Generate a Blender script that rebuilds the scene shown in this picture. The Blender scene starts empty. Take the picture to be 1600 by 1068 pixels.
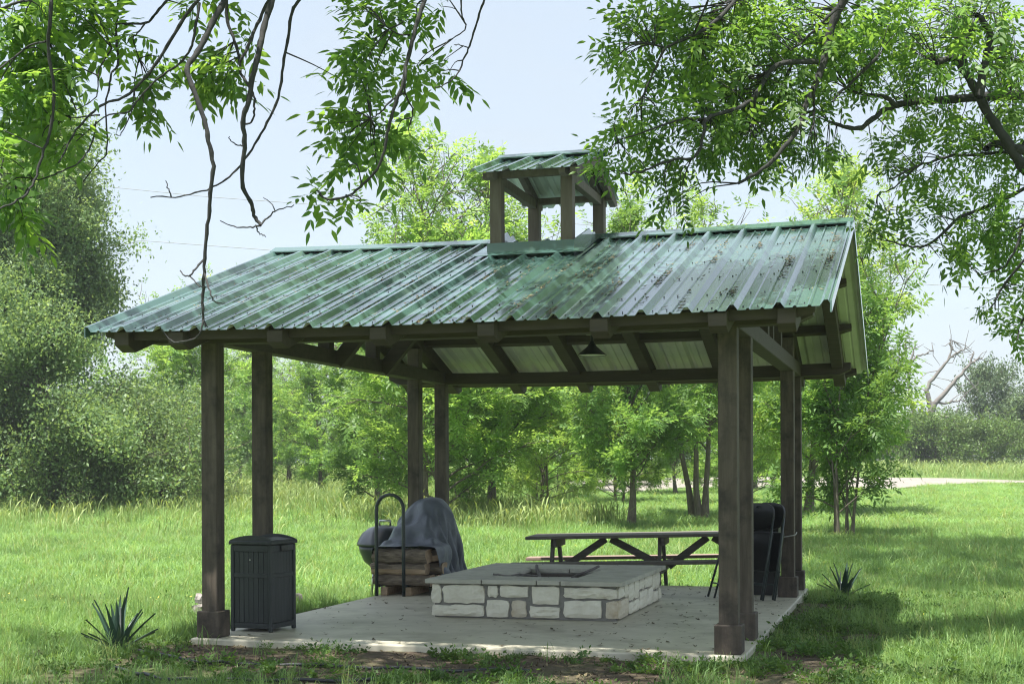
import bpy, math, random
import numpy as np
from mathutils import Vector, Matrix
R = math.radians
rng = np.random.default_rng(7)
random.seed(7)
SC = bpy.context.scene
COL = SC.collection

# ------------------------------------------------------------------ camera, sky, sun, exposure
EYE = 1.2828; FPX = 2187.487; HOR = 736.3084; ROLL = -0.004
cam_d = bpy.data.cameras.new('camera'); cam = bpy.data.objects.new('camera', cam_d); COL.objects.link(cam)
cam.location = (0, 0, EYE)
cam.matrix_world = Matrix.Translation((0, 0, EYE)) @ Matrix.Rotation(R(90), 4, 'X') @ Matrix.Rotation(ROLL, 4, 'Z')
cam_d.sensor_width = 36; cam_d.lens = FPX * 36 / 1600
cam_d.shift_y = (HOR - 534) / 1600; cam_d.shift_x = -0.0005
cam_d.clip_start = .1; cam_d.clip_end = 3000
SC.camera = cam

TO_SUN = Vector((-.185, -.245, 1)).normalized()
SUN_EL = math.asin(TO_SUN.z)
w = bpy.data.worlds.new('World'); SC.world = w; w.use_nodes = True
nt = w.node_tree; nt.nodes.clear()
out = nt.nodes.new('ShaderNodeOutputWorld'); bg = nt.nodes.new('ShaderNodeBackground')
sky = nt.nodes.new('ShaderNodeTexSky'); sky.sky_type = 'NISHITA'; sky.sun_disc = False
sky.sun_elevation = SUN_EL; sky.sun_rotation = math.atan2(TO_SUN.x, TO_SUN.y)
sky.air_density = 1.0; sky.dust_density = 1.9; sky.ozone_density = 1.0
bg.inputs[1].default_value = .118
tc = nt.nodes.new('ShaderNodeTexCoord'); mp = nt.nodes.new('ShaderNodeMapping'); mp.inputs['Scale'].default_value = (1, 1, 3.2)
nz = nt.nodes.new('ShaderNodeTexNoise'); nz.inputs['Scale'].default_value = 2.3; nz.inputs['Detail'].default_value = 5; nz.inputs['Roughness'].default_value = .55
rp = nt.nodes.new('ShaderNodeValToRGB'); rp.color_ramp.elements[0].position = .36; rp.color_ramp.elements[1].position = .74
rp.color_ramp.elements[0].color = (.62, .62, .62, 1); rp.color_ramp.elements[1].color = (.9, .9, .9, 1)
mx = nt.nodes.new('ShaderNodeMix'); mx.data_type = 'RGBA'; mx.inputs['B'].default_value = (2.26, 2.50, 2.68, 1)
nt.links.new(tc.outputs['Generated'], mp.inputs[0]); nt.links.new(mp.outputs[0], nz.inputs['Vector'])
nt.links.new(nz.outputs['Fac'], rp.inputs[0]); nt.links.new(rp.outputs[0], mx.inputs['Factor'])
nt.links.new(sky.outputs[0], mx.inputs['A']); nt.links.new(mx.outputs['Result'], bg.inputs[0]); nt.links.new(bg.outputs[0], out.inputs[0])

sun_d = bpy.data.lights.new('sun', 'SUN'); sun_d.energy = 4.3; sun_d.angle = R(.6); sun_d.color = (1, .955, .87)
sun = bpy.data.objects.new('sun', sun_d); COL.objects.link(sun); sun.location = (-12, -8, 30)
sun.rotation_euler = TO_SUN.to_track_quat('Z', 'Y').to_euler()

SC.view_settings.view_transform = 'Standard'; SC.view_settings.look = 'None'
SC.view_settings.exposure = 1.46; SC.view_settings.gamma = 1; SC.view_settings.use_curve_mapping = False
SC.render.engine = 'CYCLES'
cy = SC.cycles
cy.max_bounces = 8; cy.diffuse_bounces = 4; cy.glossy_bounces = 3; cy.transmission_bounces = 5; cy.transparent_max_bounces = 4
cy.use_denoising = True; cy.filter_width = 1.15; cy.sample_clamp_indirect = 6

# ------------------------------------------------------------------ pavilion frame and pixel helpers
TH = .2831; OX = -.1174; OY = 10.2633
cT, sT = math.cos(TH), math.sin(TH); cR, sR = math.cos(ROLL), math.sin(ROLL)
def ray(u, v):
    du, dv = u - 800, v - 534
    a, b = du * cR + dv * sR, -du * sR + dv * cR
    return a / FPX, (HOR - 534 - b) / FPX
def at(u, v, y):
    a, b = ray(u, v); return np.array((a * y, y, EYE + b * y))
def pav(x, y, z=0.):                      # pavilion coordinates to world
    return np.array((OX + x * cT + y * sT, OY - x * sT + y * cT, z))
def to_pav(x, y):
    dx, dy = x - OX, y - OY
    return dx * cT - dy * sT, dx * sT + dy * cT
PROFILE = np.array([(-60, -.2), (0, -.10), (8, -.075), (10, -.05), (14, -.06), (16.3, -.19), (17.5, -.2), (30, -.02), (50, .28), (70, .6), (90, 1.12), (110, 1.68), (150, 2.3), (250, 2.9), (900, 3.)])
def ground_z(x, y):
    x = np.asarray(x, float); y = np.asarray(y, float)
    z = np.interp(y, PROFILE[:, 0], PROFILE[:, 1])
    far = np.clip((y - 19) / 15, 0, 1)
    return z + far * (.05 * np.sin(x * .31 + 1.2) * np.sin(y * .23) + .03 * np.sin(x * .9 + y * .6))
def at_ground(u, v):
    a, b = ray(u, v); y = 9.
    for _ in range(2000):
        if EYE + b * y <= float(ground_z(a * y, y)): break
        y += .05 if y < 40 else .2
    return a * y, y

# ------------------------------------------------------------------ object helpers
def tag(o, label=None, cat=None, group=None, kind=None):
    if label: o['label'] = label
    if cat: o['category'] = cat
    if group: o['group'] = group
    if kind: o['kind'] = kind
    return o
def empty(name, loc, rz=0., label=None, cat=None, group=None):
    o = bpy.data.objects.new(name, None); COL.objects.link(o); o.empty_display_size = .2
    o.location = tuple(loc); o.rotation_euler.z = rz
    return tag(o, label, cat, group)
def link(name, me, parent=None):
    o = bpy.data.objects.new(name, me); COL.objects.link(o)
    if parent: o.parent = parent
    return o
def bevel(o, wd=.004, seg=1):
    m = o.modifiers.new('bevel', 'BEVEL'); m.width = wd; m.segments = seg; m.limit_method = 'ANGLE'; m.angle_limit = R(35)
    return o
class MB:
    def __init__(s): s.v = []; s.f = []; s.m = []
    def add(s, vs, fs, m=0):
        b = len(s.v); s.v.extend([tuple(float(c) for c in v) for v in vs])
        for f in fs: s.f.append(tuple(b + i for i in f)); s.m.append(m)
    def box(s, x0, x1, y0, y1, z0, z1, m=0, M=None):
        vs = [(x, y, z) for z in (z0, z1) for y in (y0, y1) for x in (x0, x1)]
        if M is not None: vs = [M @ Vector(v) for v in vs]
        s.add(vs, [(0, 2, 3, 1), (4, 5, 7, 6), (0, 1, 5, 4), (2, 6, 7, 3), (0, 4, 6, 2), (1, 3, 7, 5)], m)
    def loft(s, rings, cap=True, m=0, closed=True):
        n = len(rings[0]); vs = [p for r in rings for p in r]; fs = []
        for k in range(len(rings) - 1):
            for i in range(n if closed else n - 1):
                j = (i + 1) % n; fs.append((k * n + i, k * n + j, (k + 1) * n + j, (k + 1) * n + i))
        if cap: fs.append(tuple(range(n - 1, -1, -1))); fs.append(tuple((len(rings) - 1) * n + i for i in range(n)))
        s.add(vs, fs, m)
    def bar(s, p, q, wd, ht, up=(0, 0, 1), m=0):      # rectangular timber from p to q
        p = Vector(p); q = Vector(q); d = (q - p).normalized(); u = Vector(up); sd = d.cross(u).normalized(); u = sd.cross(d)
        rg = lambda c: [c - sd * wd / 2 - u * ht / 2, c + sd * wd / 2 - u * ht / 2, c + sd * wd / 2 + u * ht / 2, c - sd * wd / 2 + u * ht / 2]
        s.loft([rg(p), rg(q)], m=m)
    def tube(s, pts, rad, n=8, m=0):
        V, F = tube_np(np.array(pts, float), np.full(len(pts), rad) if np.isscalar(rad) else np.array(rad), n)
        s.add(V, [tuple(f) for f in F] + [tuple(range(n - 1, -1, -1)), tuple(len(V) - n + i for i in range(n))], m)
    def build(s, name, mats, parent=None, smooth=False):
        me = bpy.data.meshes.new(name); me.from_pydata(s.v, [], s.f)
        if not isinstance(mats, (list, tuple)): mats = [mats]
        for a in mats: me.materials.append(a)
        me.polygons.foreach_set('material_index', s.m)
        if smooth: me.polygons.foreach_set('use_smooth', [True] * len(s.f))
        me.update()
        return link(name, me, parent)
def tube_np(P, rad, n):
    k = len(P); d = np.gradient(P, axis=0); d /= np.linalg.norm(d, axis=1)[:, None] + 1e-9
    ref = np.eye(3)[np.argmin(np.abs(d[0]))]; a = np.empty_like(d); q = np.cross(d[0], ref); a[0] = q / np.linalg.norm(q)
    for i in range(1, k):
        q = a[i - 1] - d[i] * a[i - 1].dot(d[i]); a[i] = q / (np.linalg.norm(q) + 1e-9)
    b = np.cross(d, a)
    t = np.arange(n) * 2 * np.pi / n
    V = P[:, None, :] + rad[:, None, None] * (np.cos(t)[None, :, None] * a[:, None, :] + np.sin(t)[None, :, None] * b[:, None, :])
    i = np.arange(n); j = (i + 1) % n; F = []
    for q in range(k - 1): F.append(np.stack([q * n + i, q * n + j, (q + 1) * n + j, (q + 1) * n + i], 1))
    return V.reshape(-1, 3), np.concatenate(F)
def np_mesh(name, V, quads=None, tris=None, mats=(), tone=None, smooth=False):
    me = bpy.data.meshes.new(name); V = np.asarray(V, np.float32)
    me.vertices.add(len(V)); me.vertices.foreach_set('co', V.ravel())
    idx = []; tot = []
    if quads is not None and len(quads): idx.append(np.asarray(quads).ravel()); tot.append(np.full(len(quads), 4))
    if tris is not None and len(tris): idx.append(np.asarray(tris).ravel()); tot.append(np.full(len(tris), 3))
    idx = np.concatenate(idx).astype(np.int32); tot = np.concatenate(tot).astype(np.int32)
    me.loops.add(len(idx)); me.loops.foreach_set('vertex_index', idx)
    me.polygons.add(len(tot)); st = np.concatenate([[0], np.cumsum(tot)[:-1]]).astype(np.int32)
    me.polygons.foreach_set('loop_start', st); me.polygons.foreach_set('loop_total', tot)
    if smooth: me.polygons.foreach_set('use_smooth', np.ones(len(tot), bool))
    if tone is not None:
        at_ = me.attributes.new('tone', 'FLOAT', 'POINT'); at_.data.foreach_set('value', np.asarray(tone, np.float32))
    for a in mats: me.materials.append(a)
    me.update(calc_edges=True)
    return me
class Wood:                                  # many tubes in one mesh
    def __init__(s): s.V = []; s.F = []; s.n = 0
    def tube(s, P, rad, n=5):
        V, F = tube_np(np.asarray(P, float), np.asarray(rad, float), n); s.V.append(V); s.F.append(F + s.n); s.n += len(V)
    def mesh(s, name, mat): return np_mesh(name, np.concatenate(s.V), quads=np.concatenate(s.F), mats=[mat], smooth=True)

# ------------------------------------------------------------------ materials
def new_mat(name):
    m = bpy.data.materials.new(name); m.use_nodes = True; t = m.node_tree
    return m, t, t.nodes['Principled BSDF']
def node(t, kind, **kw):
    n = t.nodes.new(kind)
    for k, v in kw.items():
        if k in n.inputs: n.inputs[k].default_value = v
        else: setattr(n, k, v)
    return n
def mat(name, c1, c2, scale=8., rough=.7, bump=.2, bscale=60., stretch=(1, 1, 1), spec=.5, metallic=0., c3=None, c3scale=2., c3lo=.5, c3hi=.7, detail=5, bdist=.004):
    m, t, b = new_mat(name); L = t.links
    co = node(t, 'ShaderNodeTexCoord'); mpn = node(t, 'ShaderNodeMapping'); mpn.inputs['Scale'].default_value = stretch
    L.new(co.outputs['Object'], mpn.inputs[0])
    n1 = node(t, 'ShaderNodeTexNoise', Scale=scale, Detail=detail, Roughness=.6); L.new(mpn.outputs[0], n1.inputs['Vector'])
    r1 = node(t, 'ShaderNodeValToRGB'); r1.color_ramp.elements[0].position = .3; r1.color_ramp.elements[1].position = .72
    r1.color_ramp.elements[0].color = (*c1, 1); r1.color_ramp.elements[1].color = (*c2, 1)
    L.new(n1.outputs['Fac'], r1.inputs[0]); colr = r1.outputs[0]
    if c3:
        n3 = node(t, 'ShaderNodeTexNoise', Scale=c3scale, Detail=6, Roughness=.65); L.new(co.outputs['Object'], n3.inputs['Vector'])
        r3 = node(t, 'ShaderNodeMapRange'); r3.inputs[1].default_value = c3lo; r3.inputs[2].default_value = c3hi; L.new(n3.outputs['Fac'], r3.inputs[0])
        mxn = node(t, 'ShaderNodeMix', data_type='RGBA'); mxn.inputs['B'].default_value = (*c3, 1)
        L.new(r3.outputs[0], mxn.inputs['Factor']); L.new(colr, mxn.inputs['A']); colr = mxn.outputs['Result']
    L.new(colr, b.inputs['Base Color'])
    b.inputs['Roughness'].default_value = rough; b.inputs['Specular IOR Level'].default_value = spec; b.inputs['Metallic'].default_value = metallic
    if bump:
        n2 = node(t, 'ShaderNodeTexNoise', Scale=bscale, Detail=6, Roughness=.65); L.new(mpn.outputs[0], n2.inputs['Vector'])
        bp = node(t, 'ShaderNodeBump', Strength=bump, Distance=bdist); L.new(n2.outputs['Fac'], bp.inputs['Height']); L.new(bp.outputs[0], b.inputs['Normal'])
    return m
def leaf_mat(name, lo, hi, trans=1.5, tmix=.4, rough=.45, inst=False, vary=.25):
    m, t, b = new_mat(name); L = t.links
    if inst: src = node(t, 'ShaderNodeObjectInfo').outputs['Random']
    else: src = node(t, 'ShaderNodeAttribute', attribute_name='tone').outputs['Fac']
    r1 = node(t, 'ShaderNodeValToRGB'); r1.color_ramp.elements[0].color = (*lo, 1); r1.color_ramp.elements[1].color = (*hi, 1)
    L.new(src, r1.inputs[0]); colr = r1.outputs[0]
    g = node(t, 'ShaderNodeNewGeometry'); n1 = node(t, 'ShaderNodeTexNoise', Scale=.55, Detail=4); L.new(g.outputs['Position'], n1.inputs['Vector'])
    mr = node(t, 'ShaderNodeMapRange'); mr.inputs[1].default_value = .3; mr.inputs[2].default_value = .7; mr.inputs[3].default_value = 1 - vary; mr.inputs[4].default_value = 1 + vary
    L.new(n1.outputs['Fac'], mr.inputs[0])
    mu = node(t, 'ShaderNodeMix', data_type='RGBA', blend_type='MULTIPLY'); mu.inputs['Factor'].default_value = 1
    L.new(colr, mu.inputs['A']); L.new(mr.outputs[0], mu.inputs['B'])
    L.new(mu.outputs['Result'], b.inputs['Base Color']); b.inputs['Roughness'].default_value = rough; b.inputs['Specular IOR Level'].default_value = .35
    tr = node(t, 'ShaderNodeBsdfTranslucent'); m2 = node(t, 'ShaderNodeMix', data_type='RGBA', blend_type='MULTIPLY'); m2.inputs['Factor'].default_value = 1
    m2.inputs['B'].default_value = (trans * 1.12, trans, trans * .55, 1); L.new(mu.outputs['Result'], m2.inputs['A']); L.new(m2.outputs['Result'], tr.inputs['Color'])
    ms = node(t, 'ShaderNodeMixShader'); ms.inputs[0].default_value = tmix
    L.new(b.outputs[0], ms.inputs[1]); L.new(tr.outputs[0], ms.inputs[2]); L.new(ms.outputs[0], t.nodes['Material Output'].inputs['Surface'])
    return m
M = {}
M['post'] = mat('brown_stained_timber', (.052, .040, .030), (.118, .094, .074), 7, .75, .6, 30, (3, 3, .35), c3=(.036, .028, .023), c3scale=5, c3lo=.48, c3hi=.66, bdist=.008)
M['beam'] = mat('shaded_brown_stained_beam', (.040, .031, .024), (.068, .053, .042), 6, .75, .35, 30, (.4, 3, 3))  # darker than the posts: shade under the roof put into the colour
M['grey_post'] = mat('weathered_cupola_timber', (.13, .10, .088), (.19, .155, .135), 8, .8, .3, 40, (3, 3, .4))
M['wood_table'] = mat('weathered_table_wood', (.10, .09, .078), (.175, .16, .142), 7, .8, .4, 60, (.3, 4, 4))
M['lit_bench_wood'] = mat('sunlit_weathered_bench_wood', (.19, .13, .105), (.31, .23, .19), 7, .8, .4, 60, (.3, 4, 4))  # far bench only: its sunlit look is put into the wood colour
M['zinc'] = mat('bare_sheet_underside', (.62, .64, .60), (.74, .76, .72), 3, .45, .1, 20)
M['concrete'] = mat('broom_finished_concrete', (.46, .435, .345), (.60, .57, .465), 2.2, .5, .3, 140, c3=(.27, .25, .19), c3scale=1.3, c3lo=.47, c3hi=.72, bdist=.002)
M['stone'] = mat('cream_limestone', (.70, .665, .54), (.83, .80, .68), 9, .85, .8, 26, c3=(.50, .42, .29), c3scale=4, c3lo=.58, c3hi=.8, bdist=.012)
M['tan_stone'] = mat('tan_limestone', (.58, .52, .40), (.70, .64, .52), 8, .85, .8, 26, c3=(.50, .40, .26), c3scale=7, bdist=.012)
M['mortar'] = mat('grey_mortar', (.20, .195, .18), (.28, .27, .25), 20, .9, .5, 80)
M['cap'] = mat('sawn_capstone', (.42, .41, .345), (.54, .53, .455), 6, .8, .3, 90, c3=(.27, .25, .21), c3scale=5, c3lo=.55, c3hi=.8)
M['soot'] = mat('sooty_stone', (.05, .045, .04), (.17, .145, .12), 7, .95, .6, 30)
M['ash'] = mat('grey_ash', (.10, .095, .09), (.22, .21, .20), 12, .95, .8, 40)
M['bin'] = mat('dark_resin', (.022, .027, .029), (.036, .042, .044), 10, .5, .3, 120, (2, 2, .3))
M['black'] = mat('black_plastic', (.010, .011, .012), (.017, .018, .02), 10, .42, .1, 80)
M['tube'] = mat('dark_green_tube_steel', (.018, .028, .03), (.03, .042, .044), 12, .4, .1, 60)
M['tarp'] = mat('faded_grey_vinyl', (.085, .098, .125), (.155, .172, .21), 3.5, .5, .7, 9, bdist=.022)
M['bark'] = mat('grey_brown_bark', (.085, .07, .055), (.19, .165, .135), 9, .95, 1, 18, (3, 3, .6), bdist=.02)
M['dark_bark'] = mat('silhouette_branch_bark', (.018, .019, .021), (.042, .041, .041), 14, .9, .8, 40, bdist=.008)  # darkened so the branches read as silhouettes even where sun reaches them
M['dead_wood'] = mat('bleached_dead_wood', (.11, .10, .095), (.22, .205, .195), 3, .95, .5, 10)
M['log_bark'] = mat('firewood_bark', (.085, .065, .048), (.30, .245, .19), 14, .95, 1, 22, (.5, 3, 3), bdist=.02)
M['log_end'] = mat('split_wood', (.30, .21, .135), (.48, .36, .25), 9, .85, .5, 40, (.5, 3, 3))
M['grey_log'] = mat('grey_weathered_log', (.20, .175, .165), (.38, .35, .33), 14, .95, 1, 22, bdist=.015)
M['kettle'] = mat('kettle_enamel', (.018, .022, .030), (.028, .034, .044), 4, .3, 0)
M['steel'] = mat('brushed_steel', (.5, .5, .5), (.6, .6, .6), 20, .35, 0, metallic=.9)
M['white_enamel'] = mat('white_lamp_enamel', (.7, .7, .68), (.8, .8, .78), 10, .4, 0)
M['hose'] = mat('black_drip_hose', (.022, .024, .028), (.04, .043, .05), 20, .5, .1, 40)
M['stake'] = mat('pale_stake', (.30, .29, .28), (.42, .41, .40), 20, .6, .1, 40)
M['litter'] = mat('dead_leaf_litter', (.055, .045, .028), (.19, .155, .085), 3, .9, 0)
M['gravel'] = mat('pale_caliche_gravel', (.205, .185, .165), (.29, .262, .235), 1.6, .95, .8, 6, bdist=.05)
M['wire'] = mat('grey_cable', (.30, .30, .31), (.36, .36, .37), 4, .5, 0)
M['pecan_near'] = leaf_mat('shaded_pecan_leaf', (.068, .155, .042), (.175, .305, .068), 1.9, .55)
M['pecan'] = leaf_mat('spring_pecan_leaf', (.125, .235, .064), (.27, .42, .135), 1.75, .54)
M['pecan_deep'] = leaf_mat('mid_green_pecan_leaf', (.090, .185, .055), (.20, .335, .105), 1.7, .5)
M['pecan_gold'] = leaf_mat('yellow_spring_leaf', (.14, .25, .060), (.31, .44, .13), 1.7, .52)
M['oak'] = leaf_mat('oak_leaf', (.11, .190, .088), (.22, .32, .148), 1.65, .48, vary=.3)
M['far'] = leaf_mat('hazed_far_leaf', (.085, .14, .075), (.16, .23, .115), 1.3, .3)  # distance haze put into the colour as a paler leaf
M['shrub'] = leaf_mat('shrub_leaf', (.08, .145, .04), (.15, .235, .065), 1.4, .35)
M['yucca'] = leaf_mat('yucca_blade', (.025, .058, .040), (.06, .11, .085), 1.0, .12, .4)
M['grass'] = leaf_mat('lawn_blade', (.128, .245, .080), (.245, .385, .138), 1.6, .4, .5, inst=True)
M['tall'] = leaf_mat('meadow_stem', (.17, .25, .080), (.31, .38, .15), 1.3, .35, .6, inst=True)
M['weed'] = leaf_mat('weed_leaf', (.055, .125, .030), (.125, .225, .055), 1.5, .4, .5, inst=True)

def roof_mat():
    m, t, b = new_mat('green_painted_steel'); L = t.links
    co = node(t, 'ShaderNodeTexCoord')
    n1 = node(t, 'ShaderNodeTexNoise', Scale=3., Detail=6, Roughness=.65); L.new(co.outputs['Object'], n1.inputs['Vector'])
    r1 = node(t, 'ShaderNodeValToRGB'); r1.color_ramp.elements[0].color = (.060, .128, .116, 1); r1.color_ramp.elements[1].color = (.084, .160, .146, 1)
    L.new(n1.outputs['Fac'], r1.inputs[0])
    n2 = node(t, 'ShaderNodeTexNoise', Scale=2.1, Detail=8, Roughness=.7); mpn = node(t, 'ShaderNodeMapping'); mpn.inputs['Scale'].default_value = (5.5, .55, .55); mpn.inputs['Location'].default_value = (3, 1, 2)
    L.new(co.outputs['Object'], mpn.inputs[0]); L.new(mpn.outputs[0], n2.inputs['Vector'])
    mr = node(t, 'ShaderNodeMapRange'); mr.inputs[1].default_value = .5; mr.inputs[2].default_value = .85; mr.inputs[4].default_value = .45; L.new(n2.outputs['Fac'], mr.inputs[0])
    mxn = node(t, 'ShaderNodeMix', data_type='RGBA'); mxn.inputs['B'].default_value = (.17, .185, .115, 1)
    L.new(mr.outputs[0], mxn.inputs['Factor']); L.new(r1.outputs[0], mxn.inputs['A']); L.new(mxn.outputs['Result'], b.inputs['Base Color'])
    rr = node(t, 'ShaderNodeMapRange'); rr.inputs[3].default_value = .17; rr.inputs[4].default_value = .30; L.new(n2.outputs['Fac'], rr.inputs[0]); L.new(rr.outputs[0], b.inputs['Roughness'])
    b.inputs['Specular IOR Level'].default_value = .6; b.inputs['Coat Weight'].default_value = .9; b.inputs['Coat Roughness'].default_value = .14
    return m
M['roof'] = roof_mat()

def ground_mat():
    m, t, b = new_mat('lawn_soil'); L = t.links
    g = node(t, 'ShaderNodeNewGeometry')
    n1 = node(t, 'ShaderNodeTexNoise', Scale=1.2, Detail=8, Roughness=.7); L.new(g.outputs['Position'], n1.inputs['Vector'])
    gr = node(t, 'ShaderNodeValToRGB'); gr.color_ramp.elements[0].position = .3; gr.color_ramp.elements[1].position = .75
    gr.color_ramp.elements[0].color = (.085, .145, .036, 1); gr.color_ramp.elements[1].color = (.15, .23, .065, 1); L.new(n1.outputs['Fac'], gr.inputs[0])
    n2 = node(t, 'ShaderNodeTexNoise', Scale=9, Detail=9, Roughness=.75); L.new(g.outputs['Position'], n2.inputs['Vector'])
    dr = node(t, 'ShaderNodeValToRGB'); dr.color_ramp.elements[0].position = .3; dr.color_ramp.elements[1].position = .72
    dr.color_ramp.elements[0].color = (.055, .042, .031, 1); dr.color_ramp.elements[1].color = (.165, .130, .098, 1); L.new(n2.outputs['Fac'], dr.inputs[0])
    a = node(t, 'ShaderNodeAttribute', attribute_name='tone')
    mr = node(t, 'ShaderNodeMath', operation='MULTIPLY_ADD'); L.new(n2.outputs['Fac'], mr.inputs[0]); mr.inputs[1].default_value = .9; mr.inputs[2].default_value = -.45
    ad = node(t, 'ShaderNodeMath', operation='ADD', use_clamp=True); L.new(mr.outputs[0], ad.inputs[0]); L.new(a.outputs['Fac'], ad.inputs[1])
    mxn = node(t, 'ShaderNodeMix', data_type='RGBA'); L.new(ad.outputs[0], mxn.inputs['Factor']); L.new(gr.outputs[0], mxn.inputs['A']); L.new(dr.outputs[0], mxn.inputs['B'])
    L.new(mxn.outputs['Result'], b.inputs['Base Color']); b.inputs['Roughness'].default_value = .95; b.inputs['Specular IOR Level'].default_value = .2
    bp = node(t, 'ShaderNodeBump', Strength=1, Distance=.03); n3 = node(t, 'ShaderNodeTexNoise', Scale=26, Detail=8, Roughness=.7); L.new(g.outputs['Position'], n3.inputs['Vector'])
    L.new(n3.outputs['Fac'], bp.inputs['Height']); L.new(bp.outputs[0], b.inputs['Normal'])
    return m
M['ground'] = ground_mat()

# ------------------------------------------------------------------ ground, road, slab
SLAB = (-2.47, 1.81, -.075, 5.74)
def smooth_noise(x, y, s, seed):
    r = np.random.default_rng(seed); v = 0
    for k in range(6):
        a, b, c = r.uniform(0, 6.28), r.uniform(.6, 1.7) / s, r.uniform(0, 6.28)
        v = v + np.sin((x * np.cos(a) + y * np.sin(a)) * b * 6.28 / 2 + c)
    return v / 3.2
def dirt(x, y):                           # 1 = bare soil, 0 = lawn
    X, Y = to_pav(x, y)
    dx = np.maximum(np.maximum(SLAB[0] - X, X - SLAB[1]), 0); dy = np.maximum(np.maximum(SLAB[2] - Y, Y - SLAB[3]), 0)
    front = np.clip(1.25 - dy / 2.3 - dx * .9, 0, 1) * (Y < 0)
    right = np.clip(1.0 - dx / 1.5, 0, 1) * (X > SLAB[1]) * (Y < 4.8) * (Y > -2.5)
    left = np.clip(.8 - dx / .35, 0, 1) * (X < SLAB[0]) * (Y > -.5) * (Y < 6)
    back = np.clip(.85 - dy / .35, 0, 1) * (Y > SLAB[3]) * (X > -3) * (X < 2)
    ring = np.exp(-((x - 3.9) ** 2 + (y - 15.3) ** 2 * .8) / .8) * .8 + np.exp(-((x + 2.95) ** 2 + (y - 10.5) ** 2) / .15) * .5
    d = np.maximum.reduce([front, right * .8, left, back, ring])
    d = d + (d > .02) * .35 * smooth_noise(x, y, .55, 3)
    return np.clip(d, 0, 1)
xs = np.concatenate([-np.geomspace(700, 6.2, 46), np.arange(-6, 6.01, .12), np.geomspace(6.2, 700, 46)])
ys = np.concatenate([[-60, -30, -12, -4, 2, 5], np.arange(7, 19, .12), np.geomspace(19.1, 900, 90)])
GX, GY = np.meshgrid(xs, ys); GZ = ground_z(GX, GY)
GD = dirt(GX, GY); GZ = GZ + GD * .012 * smooth_noise(GX, GY, .3, 9)
ny, nx = GX.shape; ii = np.arange(ny * nx).reshape(ny, nx)
gq = np.stack([ii[:-1, :-1], ii[:-1, 1:], ii[1:, 1:], ii[1:, :-1]], -1).reshape(-1, 4)
tag(link('ground', np_mesh('ground', np.stack([GX, GY, GZ], -1).reshape(-1, 3), quads=gq, mats=[M['ground']], tone=GD.ravel(), smooth=True)), kind='structure')

rd_top = [(880, 752), (960, 750), (1060, 747.5), (1200, 746), (1390, 747), (1480, 748), (1600, 752), (1700, 754)]
rd_bot = [(880, 758), (960, 772), (1060, 764), (1200, 763), (1390, 765), (1480, 757.5), (1600, 755.5), (1700, 758)]
V = []; F = []
def densify(pl, n):
    pl = np.array(pl, float); t = np.linspace(0, 1, len(pl)); q = np.linspace(0, 1, n)
    return np.stack([np.interp(q, t, pl[:, k]) for k in range(pl.shape[1])], 1)
A_, B_ = densify(rd_top, 60), densify(rd_bot, 60)
for k in range(60):
    e0 = np.array(at_ground(*A_[k])); e1 = np.array(at_ground(*(B_[k] + (0, .6 * math.sin(k * 1.7) + .5 * math.sin(k * .6)))))
    for j in range(7):
        p = e0 + (e1 - e0) * j / 6; V.append((p[0], p[1], float(ground_z(p[0], p[1])) + .05 + .05 * math.sin(j / 6 * math.pi)))
for k in range(59):
    for j in range(6): F.append((k * 7 + j, k * 7 + j + 1, k * 7 + 8 + j, k * 7 + 7 + j))
def on_road(x, y):
    a, b = x / y, (ground_z(x, y) - EYE) / y
    u, v = 800 + FPX * a, HOR - FPX * b - 534; v = 534 + (u - 800) * sR + v
    return (u > 870) & (v > np.interp(u, *np.array(rd_top).T) - .3) & (v < np.interp(u, *np.array(rd_bot).T) + .3)
tag(link('gravel_road', np_mesh('gravel_road', V, quads=F, mats=[M['gravel']], smooth=True)), kind='structure')

PAV_LOC = (OX, OY, 0)
mb = MB(); mb.box(SLAB[0], SLAB[1], SLAB[2], SLAB[3], -.32, 0)
sl = mb.build('concrete_slab', M['concrete']); sl.location = PAV_LOC; sl.rotation_euler.z = -TH; tag(bevel(sl, .012, 2), kind='structure')

# ------------------------------------------------------------------ pavilion
PV = empty('pavilion', PAV_LOC, -TH, 'open timber picnic pavilion with green ribbed metal roof and a small roof cupola', 'pavilion')
XL, XR, S = -2.4107, 1.6223, .133
YB, YC, YD = .8611, 4.5871, 5.476
YM = 2.805; EAVE_Y = -.53; ZE = 2.345; TAN = .3284; ZR = ZE + TAN * (YM - EAVE_Y)
X0 = -3.0875; XE = X0 + 18 * .3048
def sag(X): return -.030 * (1 - ((X + .34) / 2.75) ** 2) + .008
def roof_z(Y): return ZR - TAN * abs(Y - YM)
for nm, x in (('l', XL), ('r', XR)):
    for k, y in enumerate((0, YB, YC, YD)):
        mb = MB(); top = 2.295 if k in (0, 3) else roof_z(y + S / 2) - .2
        mb.box(x, x + S, y, y + S, .0, top)
        p = bevel(mb.build('post', M['post'], PV), .006)
        q = MB(); t = .029; q.box(x - t, x + S + t, y - t, y + S + t, 0.001, .205)
        bevel(q.build('post_base', M['post'], p), .006)
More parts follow.
